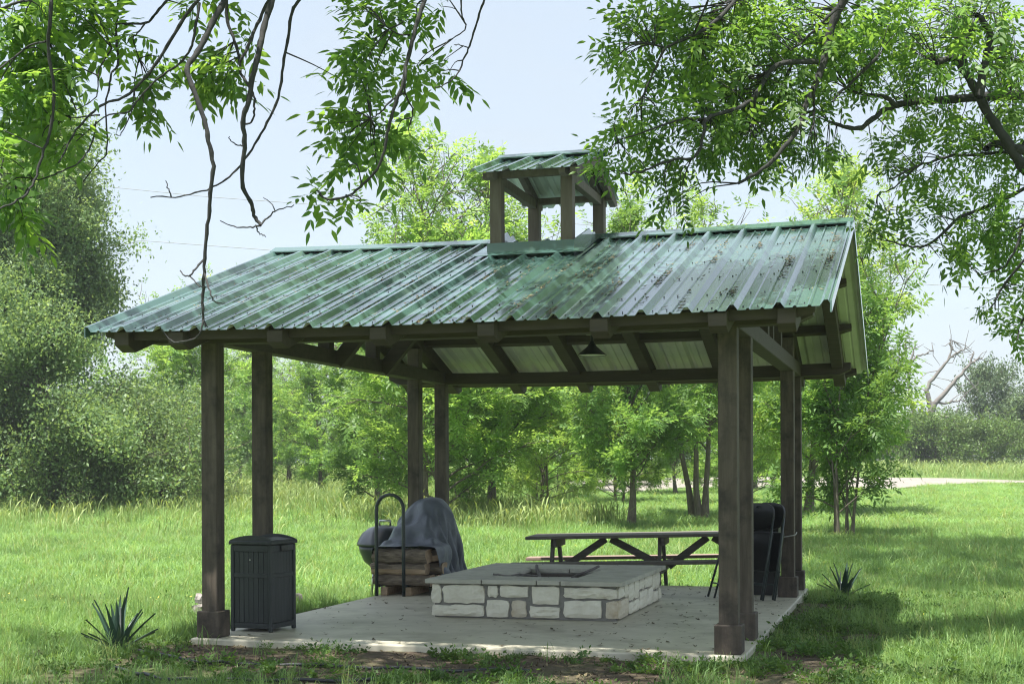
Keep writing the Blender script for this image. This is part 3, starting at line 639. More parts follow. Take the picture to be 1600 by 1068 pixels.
# draped shape of the cover: a 44 x 44 grid of cloth points, millimetres from (-2.0, 4.4, 0.5) in pavilion coordinates
COVER = [
    -520, -584, -118, -520, -587, -81, -520, -592, -40, -508, -595, 1, -465, -598, 6, -423, -598, 9, -390, -602, 7, -354, -597, 5, -315, -585, 5, -275, -571, 5, -236, -560, 5, -202, -553, 15, -166, -552, 6, -127, -548, 10, -88, -543, 10, -50, -540, 12, -12, -533, 13, 29, -528, 14, 74, -522, 8, 119, -517, 5, 155, -510, -5, 160, -500, -40, 165, -484, -76, 165, -461, -114, 168, -438, -152, 166, -422, -186, 161, -408, -219, 164, -390, -251, 167, -368, -283, 174, -345, -315, 180, -326, -347, 189, -312, -381, 204, -298, -416, 229, -279, -445, 258, -253, -458, 286, -226, -461, 312, -199, -466, 338, -167, -470, 365, -130, -474, 393, -93, -477, 405, -56, -478, 424, -62, -476, 454, -47, -472, 481, -18, -477,
    -522, -544, -115, -536, -550, -81, -525, -552, -44, -514, -554, -3, -472, -556, 5, -432, -558, 9, -395, -558, 5, -358, -551, 5, -319, -541, 5, -281, -530, 5, -244, -522, 7, -207, -516, 6, -167, -511, 7, -125, -505, 5, -87, -499, 12, -52, -496, 5, -19, -493, 16, 16, -490, 7, 61, -484, 9, 106, -478, 5, 146, -472, 3, 165, -463, -26, 161, -447, -60, 165, -426, -96, 167, -405, -132, 167, -387, -166, 171, -371, -199, 179, -353, -232, 188, -332, -265, 195, -311, -298, 198, -293, -331, 194, -278, -366, 192, -264, -405, 205, -250, -446, 231, -227, -467, 259, -204, -476, 282, -176, -471, 306, -147, -471, 330, -112, -474, 355, -77, -476, 375, -50, -463, 400, -31, -467, 427, -9, -477, 454, 20, -477,
    -528, -505, -110, -541, -511, -77, -535, -515, -38, -516, -516, -3, -476, -516, 7, -437, -516, 7, -399, -512, 6, -361, -503, 5, -323, -492, 5, -286, -484, 7, -254, -482, 10, -216, -477, 6, -173, -472, 11, -129, -466, 5, -87, -462, 8, -53, -464, 22, -27, -456, 14, 4, -452, 7, 48, -445, 5, 91, -438, 7, 130, -430, 5, 160, -419, -12, 160, -404, -47, 163, -385, -82, 171, -368, -115, 172, -352, -149, 174, -337, -184, 194, -320, -217, 214, -303, -250, 227, -286, -283, 230, -268, -316, 221, -250, -350, 203, -229, -385, 208, -218, -429, 204, -202, -469, 228, -178, -475, 253, -154, -474, 276, -123, -477, 299, -89, -477, 322, -56, -476, 347, -28, -475, 372, 0, -477, 399, 29, -477, 426, 59, -477,
    -530, -461, -103, -534, -468, -67, -525, -473, -30, -510, -474, 2, -472, -477, 10, -438, -479, 9, -402, -473, 9, -365, -463, 16, -326, -456, 22, -288, -450, 28, -252, -449, 32, -225, -439, 12, -184, -434, 9, -140, -429, 14, -98, -430, 22, -66, -432, 8, -34, -424, 13, 2, -415, 11, 41, -409, 14, 80, -400, 11, 116, -390, 7, 151, -376, 0, 164, -359, -32, 176, -342, -65, 187, -329, -98, 182, -318, -131, 175, -302, -166, 179, -286, -207, 204, -268, -239, 229, -251, -266, 237, -235, -298, 232, -218, -333, 219, -200, -370, 202, -185, -408, 194, -169, -444, 200, -147, -472, 221, -120, -477, 244, -89, -477, 268, -57, -476, 293, -29, -472, 320, -4, -469, 345, 27, -472, 372, 60, -476, 399, 93, -477,
    -530, -418, -93, -528, -423, -56, -528, -427, -16, -500, -429, 6, -464, -434, 11, -441, -443, 25, -406, -435, 7, -364, -432, 13, -329, -431, 37, -294, -425, 53, -258, -417, 53, -228, -405, 31, -192, -395, 10, -148, -392, 8, -109, -389, 13, -73, -387, 5, -37, -381, 11, -2, -375, 13, 36, -368, 12, 69, -368, 8, 102, -353, 5, 140, -337, 6, 167, -319, -19, 189, -303, -49, 191, -290, -82, 171, -283, -107, 176, -267, -146, 174, -251, -188, 185, -235, -226, 211, -218, -253, 222, -201, -283, 211, -189, -317, 197, -174, -353, 186, -156, -388, 186, -137, -420, 194, -113, -449, 195, -86, -473, 213, -54, -469, 240, -34, -454, 269, -14, -441, 298, 12, -438, 326, 43, -444, 348, 81, -459, 368, 116, -477,
    -530, -378, -86, -533, -382, -46, -526, -384, -7, -494, -386, 9, -473, -397, 29, -449, -405, 44, -417, -396, 16, -372, -393, 11, -337, -392, 35, -302, -389, 43, -266, -381, 45, -229, -373, 37, -190, -365, 23, -154, -354, 9, -116, -348, 8, -79, -343, 10, -41, -336, 11, -2, -329, 9, 34, -326, 16, 66, -336, 28, 86, -318, 10, 123, -302, 7, 163, -285, -2, 184, -267, -35, 184, -253, -68, 172, -248, -92, 178, -233, -127, 175, -217, -166, 174, -200, -204, 190, -183, -236, 188, -172, -269, 179, -159, -303, 172, -140, -338, 168, -122, -372, 165, -108, -407, 164, -96, -443, 166, -70, -455, 191, -44, -437, 219, -24, -418, 243, 3, -411, 266, 32, -422, 291, 56, -447, 315, 76, -474, 326, 119, -477,
    -531, -338, -84, -537, -345, -41, -531, -351, 1, -502, -359, 23, -489, -368, 45, -459, -367, 55, -427, -358, 28, -383, -353, 18, -343, -350, 28, -308, -353, 20, -272, -347, 17, -235, -337, 13, -196, -325, 12, -159, -315, 13, -122, -310, 10, -84, -304, 12, -44, -297, 20, -9, -303, 38, 26, -309, 55, 61, -307, 60, 70, -288, 30, 102, -267, 11, 145, -252, 9, 164, -238, -19, 164, -225, -54, 173, -214, -81, 179, -201, -113, 170, -183, -149, 169, -165, -185, 171, -151, -219, 168, -136, -254, 170, -117, -289, 168, -96, -323, 160, -80, -356, 149, -71, -391, 138, -68, -431, 146, -54, -451, 168, -30, -424, 191, -4, -405, 214, 25, -408, 234, 41, -435, 262, 40, -464, 275, 78, -476, 284, 118, -473,
    -529, -296, -87, -534, -304, -42, -527, -313, 3, -491, -325, 18, -485, -329, 47, -461, -328, 62, -429, -320, 37, -388, -316, 30, -348, -313, 30, -312, -314, 35, -275, -305, 30, -238, -294, 28, -201, -280, 24, -164, -273, 23, -130, -276, 28, -94, -273, 29, -55, -276, 45, -16, -284, 63, 18, -285, 82, 52, -275, 82, 67, -257, 53, 84, -236, 25, 122, -217, 14, 155, -201, -3, 163, -188, -35, 169, -177, -64, 163, -161, -100, 164, -143, -135, 168, -129, -170, 166, -115, -205, 163, -99, -240, 160, -79, -275, 145, -67, -311, 126, -74, -342, 113, -73, -374, 106, -56, -412, 120, -31, -444, 141, -3, -438, 160, 19, -417, 185, 33, -434, 210, 27, -459, 230, 48, -477, 239, 86, -473, 246, 119, -478,
    -528, -255, -88, -530, -263, -43, -521, -271, -1, -487, -282, 19, -478, -285, 48, -456, -285, 65, -425, -278, 43, -387, -277, 43, -351, -282, 54, -314, -285, 61, -275, -278, 60, -241, -257, 51, -206, -240, 44, -169, -233, 44, -134, -241, 52, -102, -261, 68, -58, -250, 64, -18, -254, 71, 12, -246, 82, 40, -238, 91, 67, -222, 68, 82, -203, 36, 102, -183, 11, 137, -166, 6, 161, -150, -15, 160, -133, -51, 161, -114, -86, 170, -99, -120, 177, -88, -155, 168, -79, -191, 160, -67, -228, 133, -69, -258, 112, -69, -293, 93, -74, -324, 83, -59, -356, 91, -36, -386, 117, -13, -409, 120, 19, -430, 133, 35, -444, 155, 20, -463, 176, 41, -475, 194, 75, -476, 211, 105, -460, 228, 128, -472,
    -530, -217, -81, -526, -224, -39, -515, -232, -1, -484, -239, 21, -464, -241, 48, -451, -239, 71, -422, -247, 70, -395, -266, 81, -360, -258, 87, -320, -261, 93, -277, -259, 94, -237, -242, 86, -210, -215, 74, -173, -205, 72, -136, -212, 79, -103, -233, 93, -66, -239, 101, -29, -225, 99, -6, -208, 87, 20, -201, 81, 49, -187, 63, 65, -169, 44, 93, -151, 30, 118, -132, 11, 151, -114, 0, 162, -94, -35, 171, -75, -71, 184, -60, -104, 182, -48, -139, 163, -45, -173, 134, -63, -201, 106, -59, -236, 82, -61, -269, 73, -49, -303, 78, -30, -333, 99, -21, -357, 105, 9, -383, 96, 25, -414, 103, 21, -450, 120, 38, -475, 140, 72, -475, 158, 107, -477, 178, 137, -465, 201, 158, -475,
    -542, -180, -62, -528, -186, -25, -512, -194, 9, -490, -204, 36, -458, -206, 58, -439, -212, 87, -429, -241, 110, -403, -258, 125, -370, -244, 127, -331, -235, 125, -286, -240, 129, -243, -228, 124, -213, -204, 112, -176, -200, 110, -141, -206, 116, -107, -217, 125, -70, -222, 134, -39, -202, 126, -8, -185, 115, 25, -173, 105, 35, -156, 85, 54, -134, 67, 72, -115, 42, 95, -99, 18, 130, -81, 9, 157, -64, -22, 181, -44, -52, 178, -27, -88, 164, -18, -121, 139, -28, -149, 110, -47, -173, 87, -39, -209, 77, -26, -247, 85, -12, -280, 84, -3, -310, 73, 9, -343, 66, 26, -378, 73, 35, -409, 93, 46, -439, 111, 59, -466, 110, 96, -468, 124, 133, -477, 146, 163, -474, 171, 189, -477,
    -559, -145, -37, -542, -152, -3, -524, -161, 29, -504, -175, 59, -477, -190, 87, -446, -193, 112, -431, -219, 142, -409, -242, 162, -373, -242, 166, -335, -227, 162, -295, -216, 162, -251, -214, 163, -216, -200, 156, -178, -201, 155, -143, -210, 159, -106, -201, 163, -66, -204, 168, -33, -192, 163, -4, -175, 150, 21, -148, 132, 15, -127, 101, 23, -107, 67, 40, -85, 43, 69, -65, 28, 108, -48, 20, 146, -35, 0, 162, -16, -31, 151, -7, -68, 132, -10, -100, 110, -28, -125, 88, -22, -156, 82, -5, -192, 80, 10, -228, 73, 22, -262, 58, 32, -297, 50, 45, -332, 68, 50, -358, 95, 46, -383, 117, 53, -410, 138, 69, -440, 118, 110, -444, 112, 149, -455, 123, 183, -467, 147, 183, -465,
    -537, -105, -30, -515, -116, 0, -498, -125, 29, -491, -138, 65, -480, -157, 101, -460, -175, 137, -437, -195, 167, -413, -212, 188, -376, -213, 191, -338, -206, 193, -297, -197, 194, -256, -194, 196, -218, -191, 195, -180, -189, 197, -141, -187, 200, -102, -183, 202, -66, -184, 208, -31, -173, 201, -22, -148, 173, 1, -121, 148, 24, -101, 122, 15, -77, 89, 27, -54, 64, 56, -35, 48, 96, -24, 40, 131, -13, 27, 128, -3, -9, 113, -6, -44, 96, -9, -76, 89, 2, -109, 88, 20, -144, 75, 32, -178, 60, 38, -211, 49, 50, -247, 52, 66, -282, 73, 56, -308, 94, 32, -328, 122, 31, -353, 146, 47, -380, 162, 76, -407, 150, 117, -421, 152, 143, -449, 155, 180, -449, 162, 208, -470,
    -514, -72, -27, -509, -84, 8, -500, -92, 39, -487, -105, 72, -465, -119, 105, -449, -140, 143, -441, -160, 182, -415, -172, 204, -375, -171, 204, -336, -167, 206, -296, -161, 207, -257, -157, 208, -220, -157, 214, -181, -156, 221, -140, -150, 223, -101, -150, 232, -68, -156, 244, -35, -142, 233, -38, -121, 201, -17, -94, 171, 13, -75, 151, 9, -50, 118, 28, -28, 94, 62, -20, 83, 99, -19, 76, 106, 2, 46, 94, 7, 9, 84, 14, -26, 86, 29, -61, 84, 47, -96, 65, 56, -128, 43, 50, -158, 29, 56, -190, 39, 77, -224, 70, 78, -255, 94, 49, -277, 120, 28, -299, 147, 34, -323, 168, 56, -348, 181, 87, -374, 183, 120, -400, 185, 150, -428, 196, 170, -456, 183, 188, -447,
    -495, -38, -18, -503, -49, 20, -504, -62, 54, -491, -77, 87, -470, -93, 120, -453, -107, 156, -437, -120, 191, -408, -128, 209, -370, -127, 209, -331, -123, 210, -295, -115, 207, -258, -113, 214, -225, -120, 231, -188, -127, 247, -144, -120, 248, -104, -123, 259, -71, -129, 273, -41, -113, 260, -47, -91, 227, -29, -68, 200, 3, -49, 183, 12, -24, 153, 41, -12, 135, 70, -4, 120, 77, 8, 92, 72, 21, 56, 77, 34, 24, 87, 48, -9, 81, 65, -44, 56, 62, -75, 29, 49, -103, 22, 61, -130, 31, 83, -159, 54, 84, -189, 84, 66, -217, 117, 54, -244, 141, 43, -268, 159, 59, -295, 174, 84, -320, 184, 113, -347, 188, 141, -376, 189, 167, -404, 191, 193, -431, 188, 215, -462,
    -470, -5, -9, -474, -20, 28, -472, -33, 61, -461, -46, 95, -446, -61, 129, -441, -71, 166, -432, -82, 200, -406, -91, 226, -367, -92, 234, -328, -85, 233, -296, -70, 219, -259, -68, 222, -228, -79, 243, -201, -96, 273, -154, -93, 276, -110, -90, 280, -78, -97, 295, -53, -81, 279, -58, -62, 248, -31, -42, 229, -1, -22, 212, 22, -6, 189, 46, 10, 169, 43, 23, 134, 50, 41, 102, 78, 49, 78, 95, 61, 49, 86, 78, 15, 60, 71, -16, 31, 53, -47, 18, 66, -78, 35, 84, -105, 52, 103, -132, 70, 75, -155, 100, 58, -180, 132, 60, -207, 147, 76, -240, 158, 97, -269, 160, 120, -299, 156, 140, -333, 152, 154, -368, 153, 167, -403, 153, 195, -430, 150, 225, -459,
    -468, 30, 6, -460, 13, 39, -452, 0, 74, -446, -9, 111, -445, -19, 149, -446, -31, 184, -430, -44, 211, -404, -54, 237, -371, -65, 261, -334, -50, 252, -300, -36, 240, -263, -32, 240, -231, -41, 259, -208, -60, 290, -167, -64, 304, -125, -58, 305, -89, -59, 316, -72, -44, 297, -56, -31, 275, -23, -14, 260, 3, 2, 240, 16, 18, 214, 21, 36, 181, 43, 51, 154, 77, 54, 133, 97, 72, 108, 91, 92, 79, 69, 82, 50, 43, 60, 20, 26, 68, -15, 37, 87, -50, 51, 101, -77, 66, 85, -101, 91, 71, -125, 115, 78, -155, 123, 93, -190, 125, 105, -225, 122, 116, -261, 115, 125, -299, 109, 133, -338, 109, 141, -374, 113, 153, -410, 117, 179, -439, 115, 221, -457,
    -461, 59, 18, -463, 49, 54, -465, 37, 91, -461, 29, 131, -463, 18, 169, -463, 5, 204, -445, -10, 234, -407, -14, 248, -376, -29, 278, -336, -29, 283, -304, -9, 267, -268, -3, 266, -234, -10, 282, -207, -26, 309, -175, -35, 330, -136, -28, 332, -100, -20, 334, -75, -5, 317, -40, -4, 312, -8, 12, 296, -9, 28, 266, -8, 43, 234, 23, 52, 210, 61, 60, 187, 92, 74, 162, 90, 99, 134, 68, 99, 108, 50, 72, 84, 28, 71, 53, 38, 92, 16, 58, 105, -18, 74, 90, -45, 97, 87, -74, 107, 102, -107, 105, 115, -144, 100, 123, -180, 94, 127, -218, 85, 128, -258, 74, 127, -300, 68, 135, -339, 67, 144, -376, 72, 154, -412, 83, 165, -452, 107, 191, -476,
    -419, 64, 23, -429, 65, 61, -444, 66, 100, -456, 62, 143, -463, 53, 184, -461, 41, 221, -450, 25, 253, -420, 11, 275, -380, 8, 291, -344, -1, 312, -309, 11, 306, -274, 21, 304, -239, 16, 318, -208, 4, 340, -177, -8, 360, -143, -1, 360, -107, 12, 355, -68, 18, 350, -31, 22, 345, -29, 39, 319, -24, 51, 292, -2, 67, 267, 33, 61, 250, 70, 73, 225, 84, 95, 194, 68, 96, 162, 45, 86, 136, 37, 83, 108, 44, 98, 74, 64, 106, 40, 84, 108, 7, 97, 117, -27, 100, 129, -63, 104, 142, -100, 109, 151, -137, 110, 154, -174, 107, 158, -213, 100, 158, -257, 95, 154, -302, 77, 168, -333, 84, 171, -367, 88, 181, -401, 93, 192, -435, 85, 213, -472,
    -389, 88, 26, -391, 80, 65, -408, 84, 105, -420, 75, 148, -432, 75, 191, -436, 69, 228, -429, 55, 262, -414, 38, 296, -387, 25, 321, -351, 33, 332, -316, 35, 341, -280, 45, 344, -245, 39, 360, -212, 30, 380, -181, 17, 397, -150, 27, 391, -112, 37, 384, -67, 40, 382, -38, 45, 373, -42, 62, 341, -16, 72, 320, 8, 84, 301, 43, 75, 287, 68, 92, 260, 59, 92, 224, 42, 95, 191, 42, 104, 158, 55, 115, 124, 76, 121, 91, 94, 128, 57, 107, 134, 22, 118, 138, -16, 130, 140, -56, 142, 142, -96, 151, 144, -134, 153, 148, -171, 149, 157, -211, 140, 166, -255, 127, 179, -297, 103, 198, -323, 113, 195, -360, 113, 206, -393, 99, 228, -423, 103, 241, -459,
    -411, 119, 32, -397, 115, 69, -385, 105, 110, -387, 92, 152, -392, 82, 193, -394, 78, 228, -390, 60, 260, -384, 52, 295, -373, 55, 333, -354, 49, 362, -324, 59, 371, -287, 68, 377, -252, 59, 398, -221, 47, 421, -186, 42, 435, -160, 57, 423, -121, 67, 412, -75, 71, 408, -44, 73, 401, -33, 84, 372, -5, 86, 351, 23, 96, 334, 48, 94, 316, 47, 106, 280, 47, 116, 244, 56, 126, 209, 73, 133, 175, 94, 136, 141, 109, 146, 107, 118, 156, 73, 128, 161, 36, 140, 161, -5, 154, 159, -48, 166, 159, -90, 176, 167, -128, 175, 176, -164, 166, 186, -202, 149, 197, -241, 141, 211, -280, 133, 227, -312, 131, 233, -347, 123, 248, -379, 126, 261, -415, 136, 267, -452,
    -435, 146, 46, -418, 145, 81, -410, 133, 121, -401, 122, 161, -395, 109, 198, -392, 100, 234, -391, 96, 272, -388, 96, 310, -375, 90, 347, -360, 82, 379, -333, 77, 403, -297, 92, 407, -255, 90, 421, -226, 77, 447, -191, 71, 463, -161, 80, 456, -127, 94, 443, -83, 102, 434, -48, 104, 429, -24, 112, 403, 3, 117, 381, 23, 117, 360, 34, 130, 327, 47, 141, 292, 62, 150, 258, 77, 155, 223, 96, 160, 188, 90, 164, 150, 88, 166, 111, 91, 174, 74, 99, 180, 37, 113, 185, -5, 129, 189, -48, 149, 196, -86, 166, 205, -119, 159, 209, -155, 146, 216, -190, 136, 231, -227, 141, 247, -264, 145, 260, -299, 148, 269, -335, 158, 274, -371, 171, 274, -409, 182, 275, -447,
    -464, 170, 70, -446, 169, 104, -435, 159, 141, -427, 147, 176, -419, 137, 211, -403, 132, 245, -385, 127, 281, -365, 119, 316, -353, 109, 349, -351, 118, 382, -336, 114, 412, -303, 107, 438, -267, 117, 448, -227, 113, 459, -194, 107, 475, -162, 109, 480, -124, 118, 472, -85, 130, 462, -49, 139, 449, -21, 148, 426, 9, 150, 406, 28, 160, 373, 45, 173, 340, 64, 182, 307, 76, 187, 273, 86, 191, 234, 96, 192, 191, 107, 188, 148, 91, 196, 117, 90, 205, 81, 102, 210, 46, 107, 218, 5, 120, 224, -38, 131, 233, -75, 139, 239, -109, 134, 243, -145, 138, 257, -180, 148, 270, -216, 156, 282, -252, 164, 289, -288, 176, 291, -326, 190, 293, -366, 204, 293, -405, 215, 293, -443,
    -495, 193, 98, -480, 186, 132, -473, 171, 163, -463, 162, 194, -443, 167, 225, -429, 155, 261, -407, 149, 297, -380, 148, 331, -377, 138, 364, -363, 140, 389, -337, 143, 413, -304, 145, 439, -274, 145, 469, -237, 146, 482, -199, 149, 488, -164, 153, 486, -124, 160, 486, -84, 167, 482, -47, 174, 468, -17, 182, 444, 13, 188, 417, 43, 196, 389, 68, 204, 357, 90, 209, 326, 106, 212, 292, 115, 215, 251, 124, 216, 206, 128, 218, 160, 117, 226, 121, 110, 235, 89, 120, 238, 53, 128, 248, 14, 128, 258, -25, 124, 268, -63, 129, 277, -99, 139, 288, -134, 144, 300, -171, 141, 308, -209, 140, 311, -246, 146, 314, -284, 157, 316, -325, 171, 320, -368, 184, 322, -411, 193, 319, -451,
    -521, 215, 125, -506, 206, 157, -514, 179, 184, -500, 178, 215, -475, 190, 242, -448, 189, 274, -430, 173, 313, -405, 168, 348, -392, 170, 375, -377, 166, 405, -350, 168, 433, -316, 171, 458, -280, 180, 478, -242, 188, 488, -206, 193, 494, -167, 199, 498, -127, 206, 496, -88, 213, 490, -49, 217, 481, -17, 221, 459, 13, 226, 427, 43, 231, 394, 67, 236, 359, 94, 242, 333, 111, 248, 301, 114, 250, 260, 116, 252, 215, 121, 256, 171, 128, 262, 132, 129, 269, 95, 124, 276, 58, 116, 285, 20, 111, 295, -18, 112, 303, -55, 116, 311, -93, 121, 318, -131, 110, 306, -170, 107, 298, -209, 109, 295, -246, 115, 297, -284, 123, 302, -327, 135, 309, -372, 146, 317, -415, 152, 327, -453,
    -546, 234, 148, -535, 223, 173, -543, 202, 200, -531, 194, 234, -508, 196, 265, -478, 204, 294, -447, 207, 326, -427, 196, 362, -408, 194, 392, -379, 194, 415, -350, 200, 439, -320, 209, 464, -287, 219, 482, -250, 227, 491, -212, 234, 501, -170, 242, 505, -128, 251, 504, -91, 259, 494, -55, 262, 489, -22, 264, 468, 8, 266, 434, 40, 268, 401, 68, 268, 369, 78, 267, 333, 88, 271, 297, 95, 277, 258, 97, 284, 216, 100, 289, 176, 101, 293, 138, 100, 300, 101, 101, 311, 63, 105, 323, 25, 109, 332, -12, 108, 338, -49, 99, 343, -87, 93, 345, -129, 87, 336, -173, 88, 332, -214, 91, 329, -246, 89, 327, -283, 92, 325, -326, 99, 326, -370, 105, 329, -412, 108, 332, -451,
    -576, 254, 166, -547, 253, 172, -552, 237, 211, -545, 227, 247, -527, 224, 280, -500, 226, 311, -470, 230, 342, -440, 231, 369, -407, 227, 389, -375, 226, 407, -349, 239, 433, -327, 253, 461, -297, 263, 482, -260, 268, 492, -221, 275, 501, -177, 281, 505, -133, 290, 506, -95, 299, 497, -61, 301, 493, -29, 304, 470, 0, 307, 438, 30, 309, 404, 51, 307, 367, 61, 303, 329, 72, 306, 293, 82, 314, 256, 89, 321, 217, 98, 327, 180, 110, 327, 144, 122, 322, 106, 131, 320, 66, 137, 317, 25, 138, 318, -14, 134, 324, -51, 126, 337, -89, 115, 357, -130, 99, 365, -173, 87, 367, -213, 81, 364, -251, 83, 361, -288, 90, 360, -329, 98, 359, -369, 104, 360, -408, 108, 364, -445,
    -587, 291, 180, -545, 288, 186, -539, 277, 217, -537, 267, 250, -513, 260, 274, -484, 261, 301, -454, 263, 327, -422, 257, 346, -398, 253, 366, -382, 266, 398, -360, 281, 428, -335, 297, 455, -310, 305, 479, -274, 309, 485, -233, 315, 493, -188, 322, 498, -143, 327, 495, -103, 334, 493, -67, 340, 486, -38, 341, 462, -9, 344, 431, 20, 347, 400, 38, 346, 363, 52, 347, 328, 68, 352, 293, 82, 361, 256, 95, 368, 219, 106, 370, 184, 117, 366, 147, 130, 358, 106, 147, 350, 65, 160, 344, 24, 168, 339, -15, 167, 338, -52, 161, 341, -93, 150, 346, -135, 139, 353, -177, 130, 359, -216, 126, 360, -253, 129, 360, -291, 135, 363, -330, 137, 367, -368, 143, 366, -404, 144, 369, -442,
    -588, 326, 197, -552, 319, 204, -535, 318, 220, -516, 300, 237, -498, 301, 269, -464, 299, 288, -432, 284, 298, -410, 267, 313, -400, 285, 346, -387, 301, 383, -374, 316, 423, -350, 332, 454, -320, 343, 473, -284, 348, 475, -245, 354, 485, -200, 361, 487, -155, 368, 486, -114, 376, 483, -79, 380, 469, -49, 380, 444, -20, 383, 416, 8, 385, 387, 30, 383, 356, 42, 383, 323, 51, 384, 284, 66, 394, 247, 69, 386, 210, 80, 392, 177, 95, 400, 143, 113, 395, 102, 130, 386, 59, 144, 377, 18, 160, 376, -18, 165, 375, -55, 165, 376, -95, 161, 377, -137, 158, 377, -178, 157, 378, -216, 160, 380, -253, 166, 385, -292, 170, 392, -331, 173, 397, -368, 182, 383, -402, 183, 369, -440,
    -579, 361, 215, -552, 348, 207, -525, 341, 203, -506, 331, 226, -480, 306, 238, -450, 293, 247, -425, 287, 259, -415, 303, 287, -410, 319, 324, -401, 334, 364, -371, 345, 396, -348, 362, 427, -320, 374, 449, -286, 379, 459, -249, 388, 468, -208, 398, 475, -168, 406, 471, -129, 412, 461, -95, 415, 442, -63, 419, 418, -32, 423, 393, -5, 422, 367, 9, 412, 335, 39, 411, 309, 54, 414, 278, 50, 411, 237, 48, 416, 201, 51, 405, 167, 60, 398, 131, 75, 400, 91, 94, 400, 50, 110, 399, 11, 121, 397, -26, 127, 398, -63, 128, 399, -103, 128, 400, -143, 131, 401, -181, 139, 404, -218, 151, 410, -256, 163, 417, -296, 175, 422, -335, 186, 422, -373, 195, 410, -407, 203, 389, -441,
    -554, 397, 208, -534, 375, 187, -525, 345, 178, -491, 330, 195, -472, 299, 202, -445, 290, 220, -436, 315, 241, -443, 326, 275, -429, 347, 306, -402, 363, 337, -368, 373, 365, -342, 389, 394, -314, 399, 414, -282, 410, 430, -245, 419, 438, -212, 432, 453, -176, 435, 447, -142, 438, 432, -106, 447, 418, -70, 459, 403, -41, 463, 375, -14, 463, 349, -6, 449, 317, 13, 431, 284, 51, 431, 258, 75, 426, 228, 63, 425, 191, 54, 433, 157, 49, 429, 119, 50, 419, 79, 59, 410, 39, 70, 404, 2, 78, 400, -35, 82, 396, -73, 83, 391, -113, 85, 387, -152, 94, 384, -188, 104, 388, -225, 118, 398, -266, 128, 413, -307, 142, 418, -349, 151, 431, -385, 161, 423, -420, 170, 403, -454,
    -528, 424, 180, -503, 399, 180, -505, 377, 160, -484, 343, 158, -455, 313, 170, -439, 314, 199, -448, 333, 224, -430, 347, 252, -409, 360, 280, -385, 381, 308, -359, 399, 336, -335, 416, 362, -308, 431, 382, -276, 445, 398, -248, 459, 418, -220, 460, 423, -191, 459, 416, -160, 464, 407, -121, 469, 390, -82, 465, 369, -54, 481, 350, -28, 493, 330, -6, 485, 301, 5, 465, 266, 25, 447, 232, 60, 449, 206, 85, 446, 179, 89, 438, 146, 89, 434, 108, 87, 436, 68, 83, 437, 30, 75, 434, -7, 66, 429, -44, 57, 422, -83, 51, 416, -124, 51, 411, -164, 63, 411, -199, 65, 395, -232, 80, 388, -273, 97, 390, -316, 107, 403, -356, 115, 413, -393, 124, 409, -429, 132, 395, -464,
    -508, 445, 150, -480, 424, 159, -472, 393, 149, -473, 367, 136, -448, 348, 162, -423, 333, 168, -418, 352, 201, -415, 374, 229, -395, 392, 256, -370, 409, 283, -347, 426, 309, -334, 445, 336, -305, 462, 356, -281, 483, 381, -256, 480, 394, -236, 479, 387, -207, 486, 385, -183, 486, 378, -142, 487, 361, -101, 484, 339, -65, 479, 317, -48, 498, 299, -23, 506, 275, 0, 495, 244, 16, 477, 210, 34, 461, 179, 61, 463, 153, 85, 472, 126, 105, 473, 93, 116, 467, 55, 120, 459, 18, 113, 450, -17, 98, 443, -55, 77, 446, -95, 57, 447, -135, 41, 445, -172, 34, 436, -207, 38, 422, -243, 48, 408, -283, 60, 394, -324, 72, 385, -363, 82, 384, -400, 87, 384, -437, 89, 388, -475,
    -489, 459, 118, -464, 436, 128, -446, 404, 127, -456, 373, 117, -439, 347, 129, -416, 364, 143, -407, 383, 173, -392, 403, 201, -371, 423, 228, -355, 444, 256, -354, 456, 284, -337, 474, 308, -308, 491, 329, -282, 512, 357, -267, 477, 359, -244, 474, 353, -227, 495, 358, -195, 510, 351, -164, 500, 329, -125, 500, 309, -90, 496, 287, -60, 492, 264, -47, 504, 239, -23, 509, 210, 1, 498, 180, 20, 484, 152, 37, 469, 124, 61, 471, 97, 81, 491, 67, 103, 501, 34, 122, 498, 2, 133, 483, -30, 131, 462, -66, 115, 446, -106, 93, 440, -146, 75, 439, -183, 64, 444, -218, 57, 443, -256, 56, 437, -296, 58, 424, -335, 58, 411, -370, 55, 406, -406, 53, 409, -443, 62, 426, -477,
    -468, 468, 81, -461, 435, 84, -445, 402, 84, -453, 371, 85, -423, 363, 98, -406, 386, 120, -390, 408, 146, -372, 431, 174, -355, 456, 202, -369, 466, 229, -368, 487, 256, -342, 505, 277, -309, 517, 296, -275, 524, 320, -286, 483, 325, -265, 488, 324, -233, 496, 321, -210, 523, 317, -180, 515, 298, -146, 515, 279, -114, 512, 257, -86, 513, 233, -68, 503, 202, -50, 509, 171, -28, 502, 144, -5, 499, 123, 18, 493, 98, 39, 470, 69, 68, 472, 39, 77, 500, 8, 97, 515, -20, 119, 512, -50, 137, 496, -83, 142, 472, -120, 131, 453, -158, 116, 446, -194, 105, 445, -230, 100, 446, -268, 97, 447, -308, 94, 440, -346, 90, 428, -380, 74, 434, -412, 53, 445, -446, 34, 459, -477,
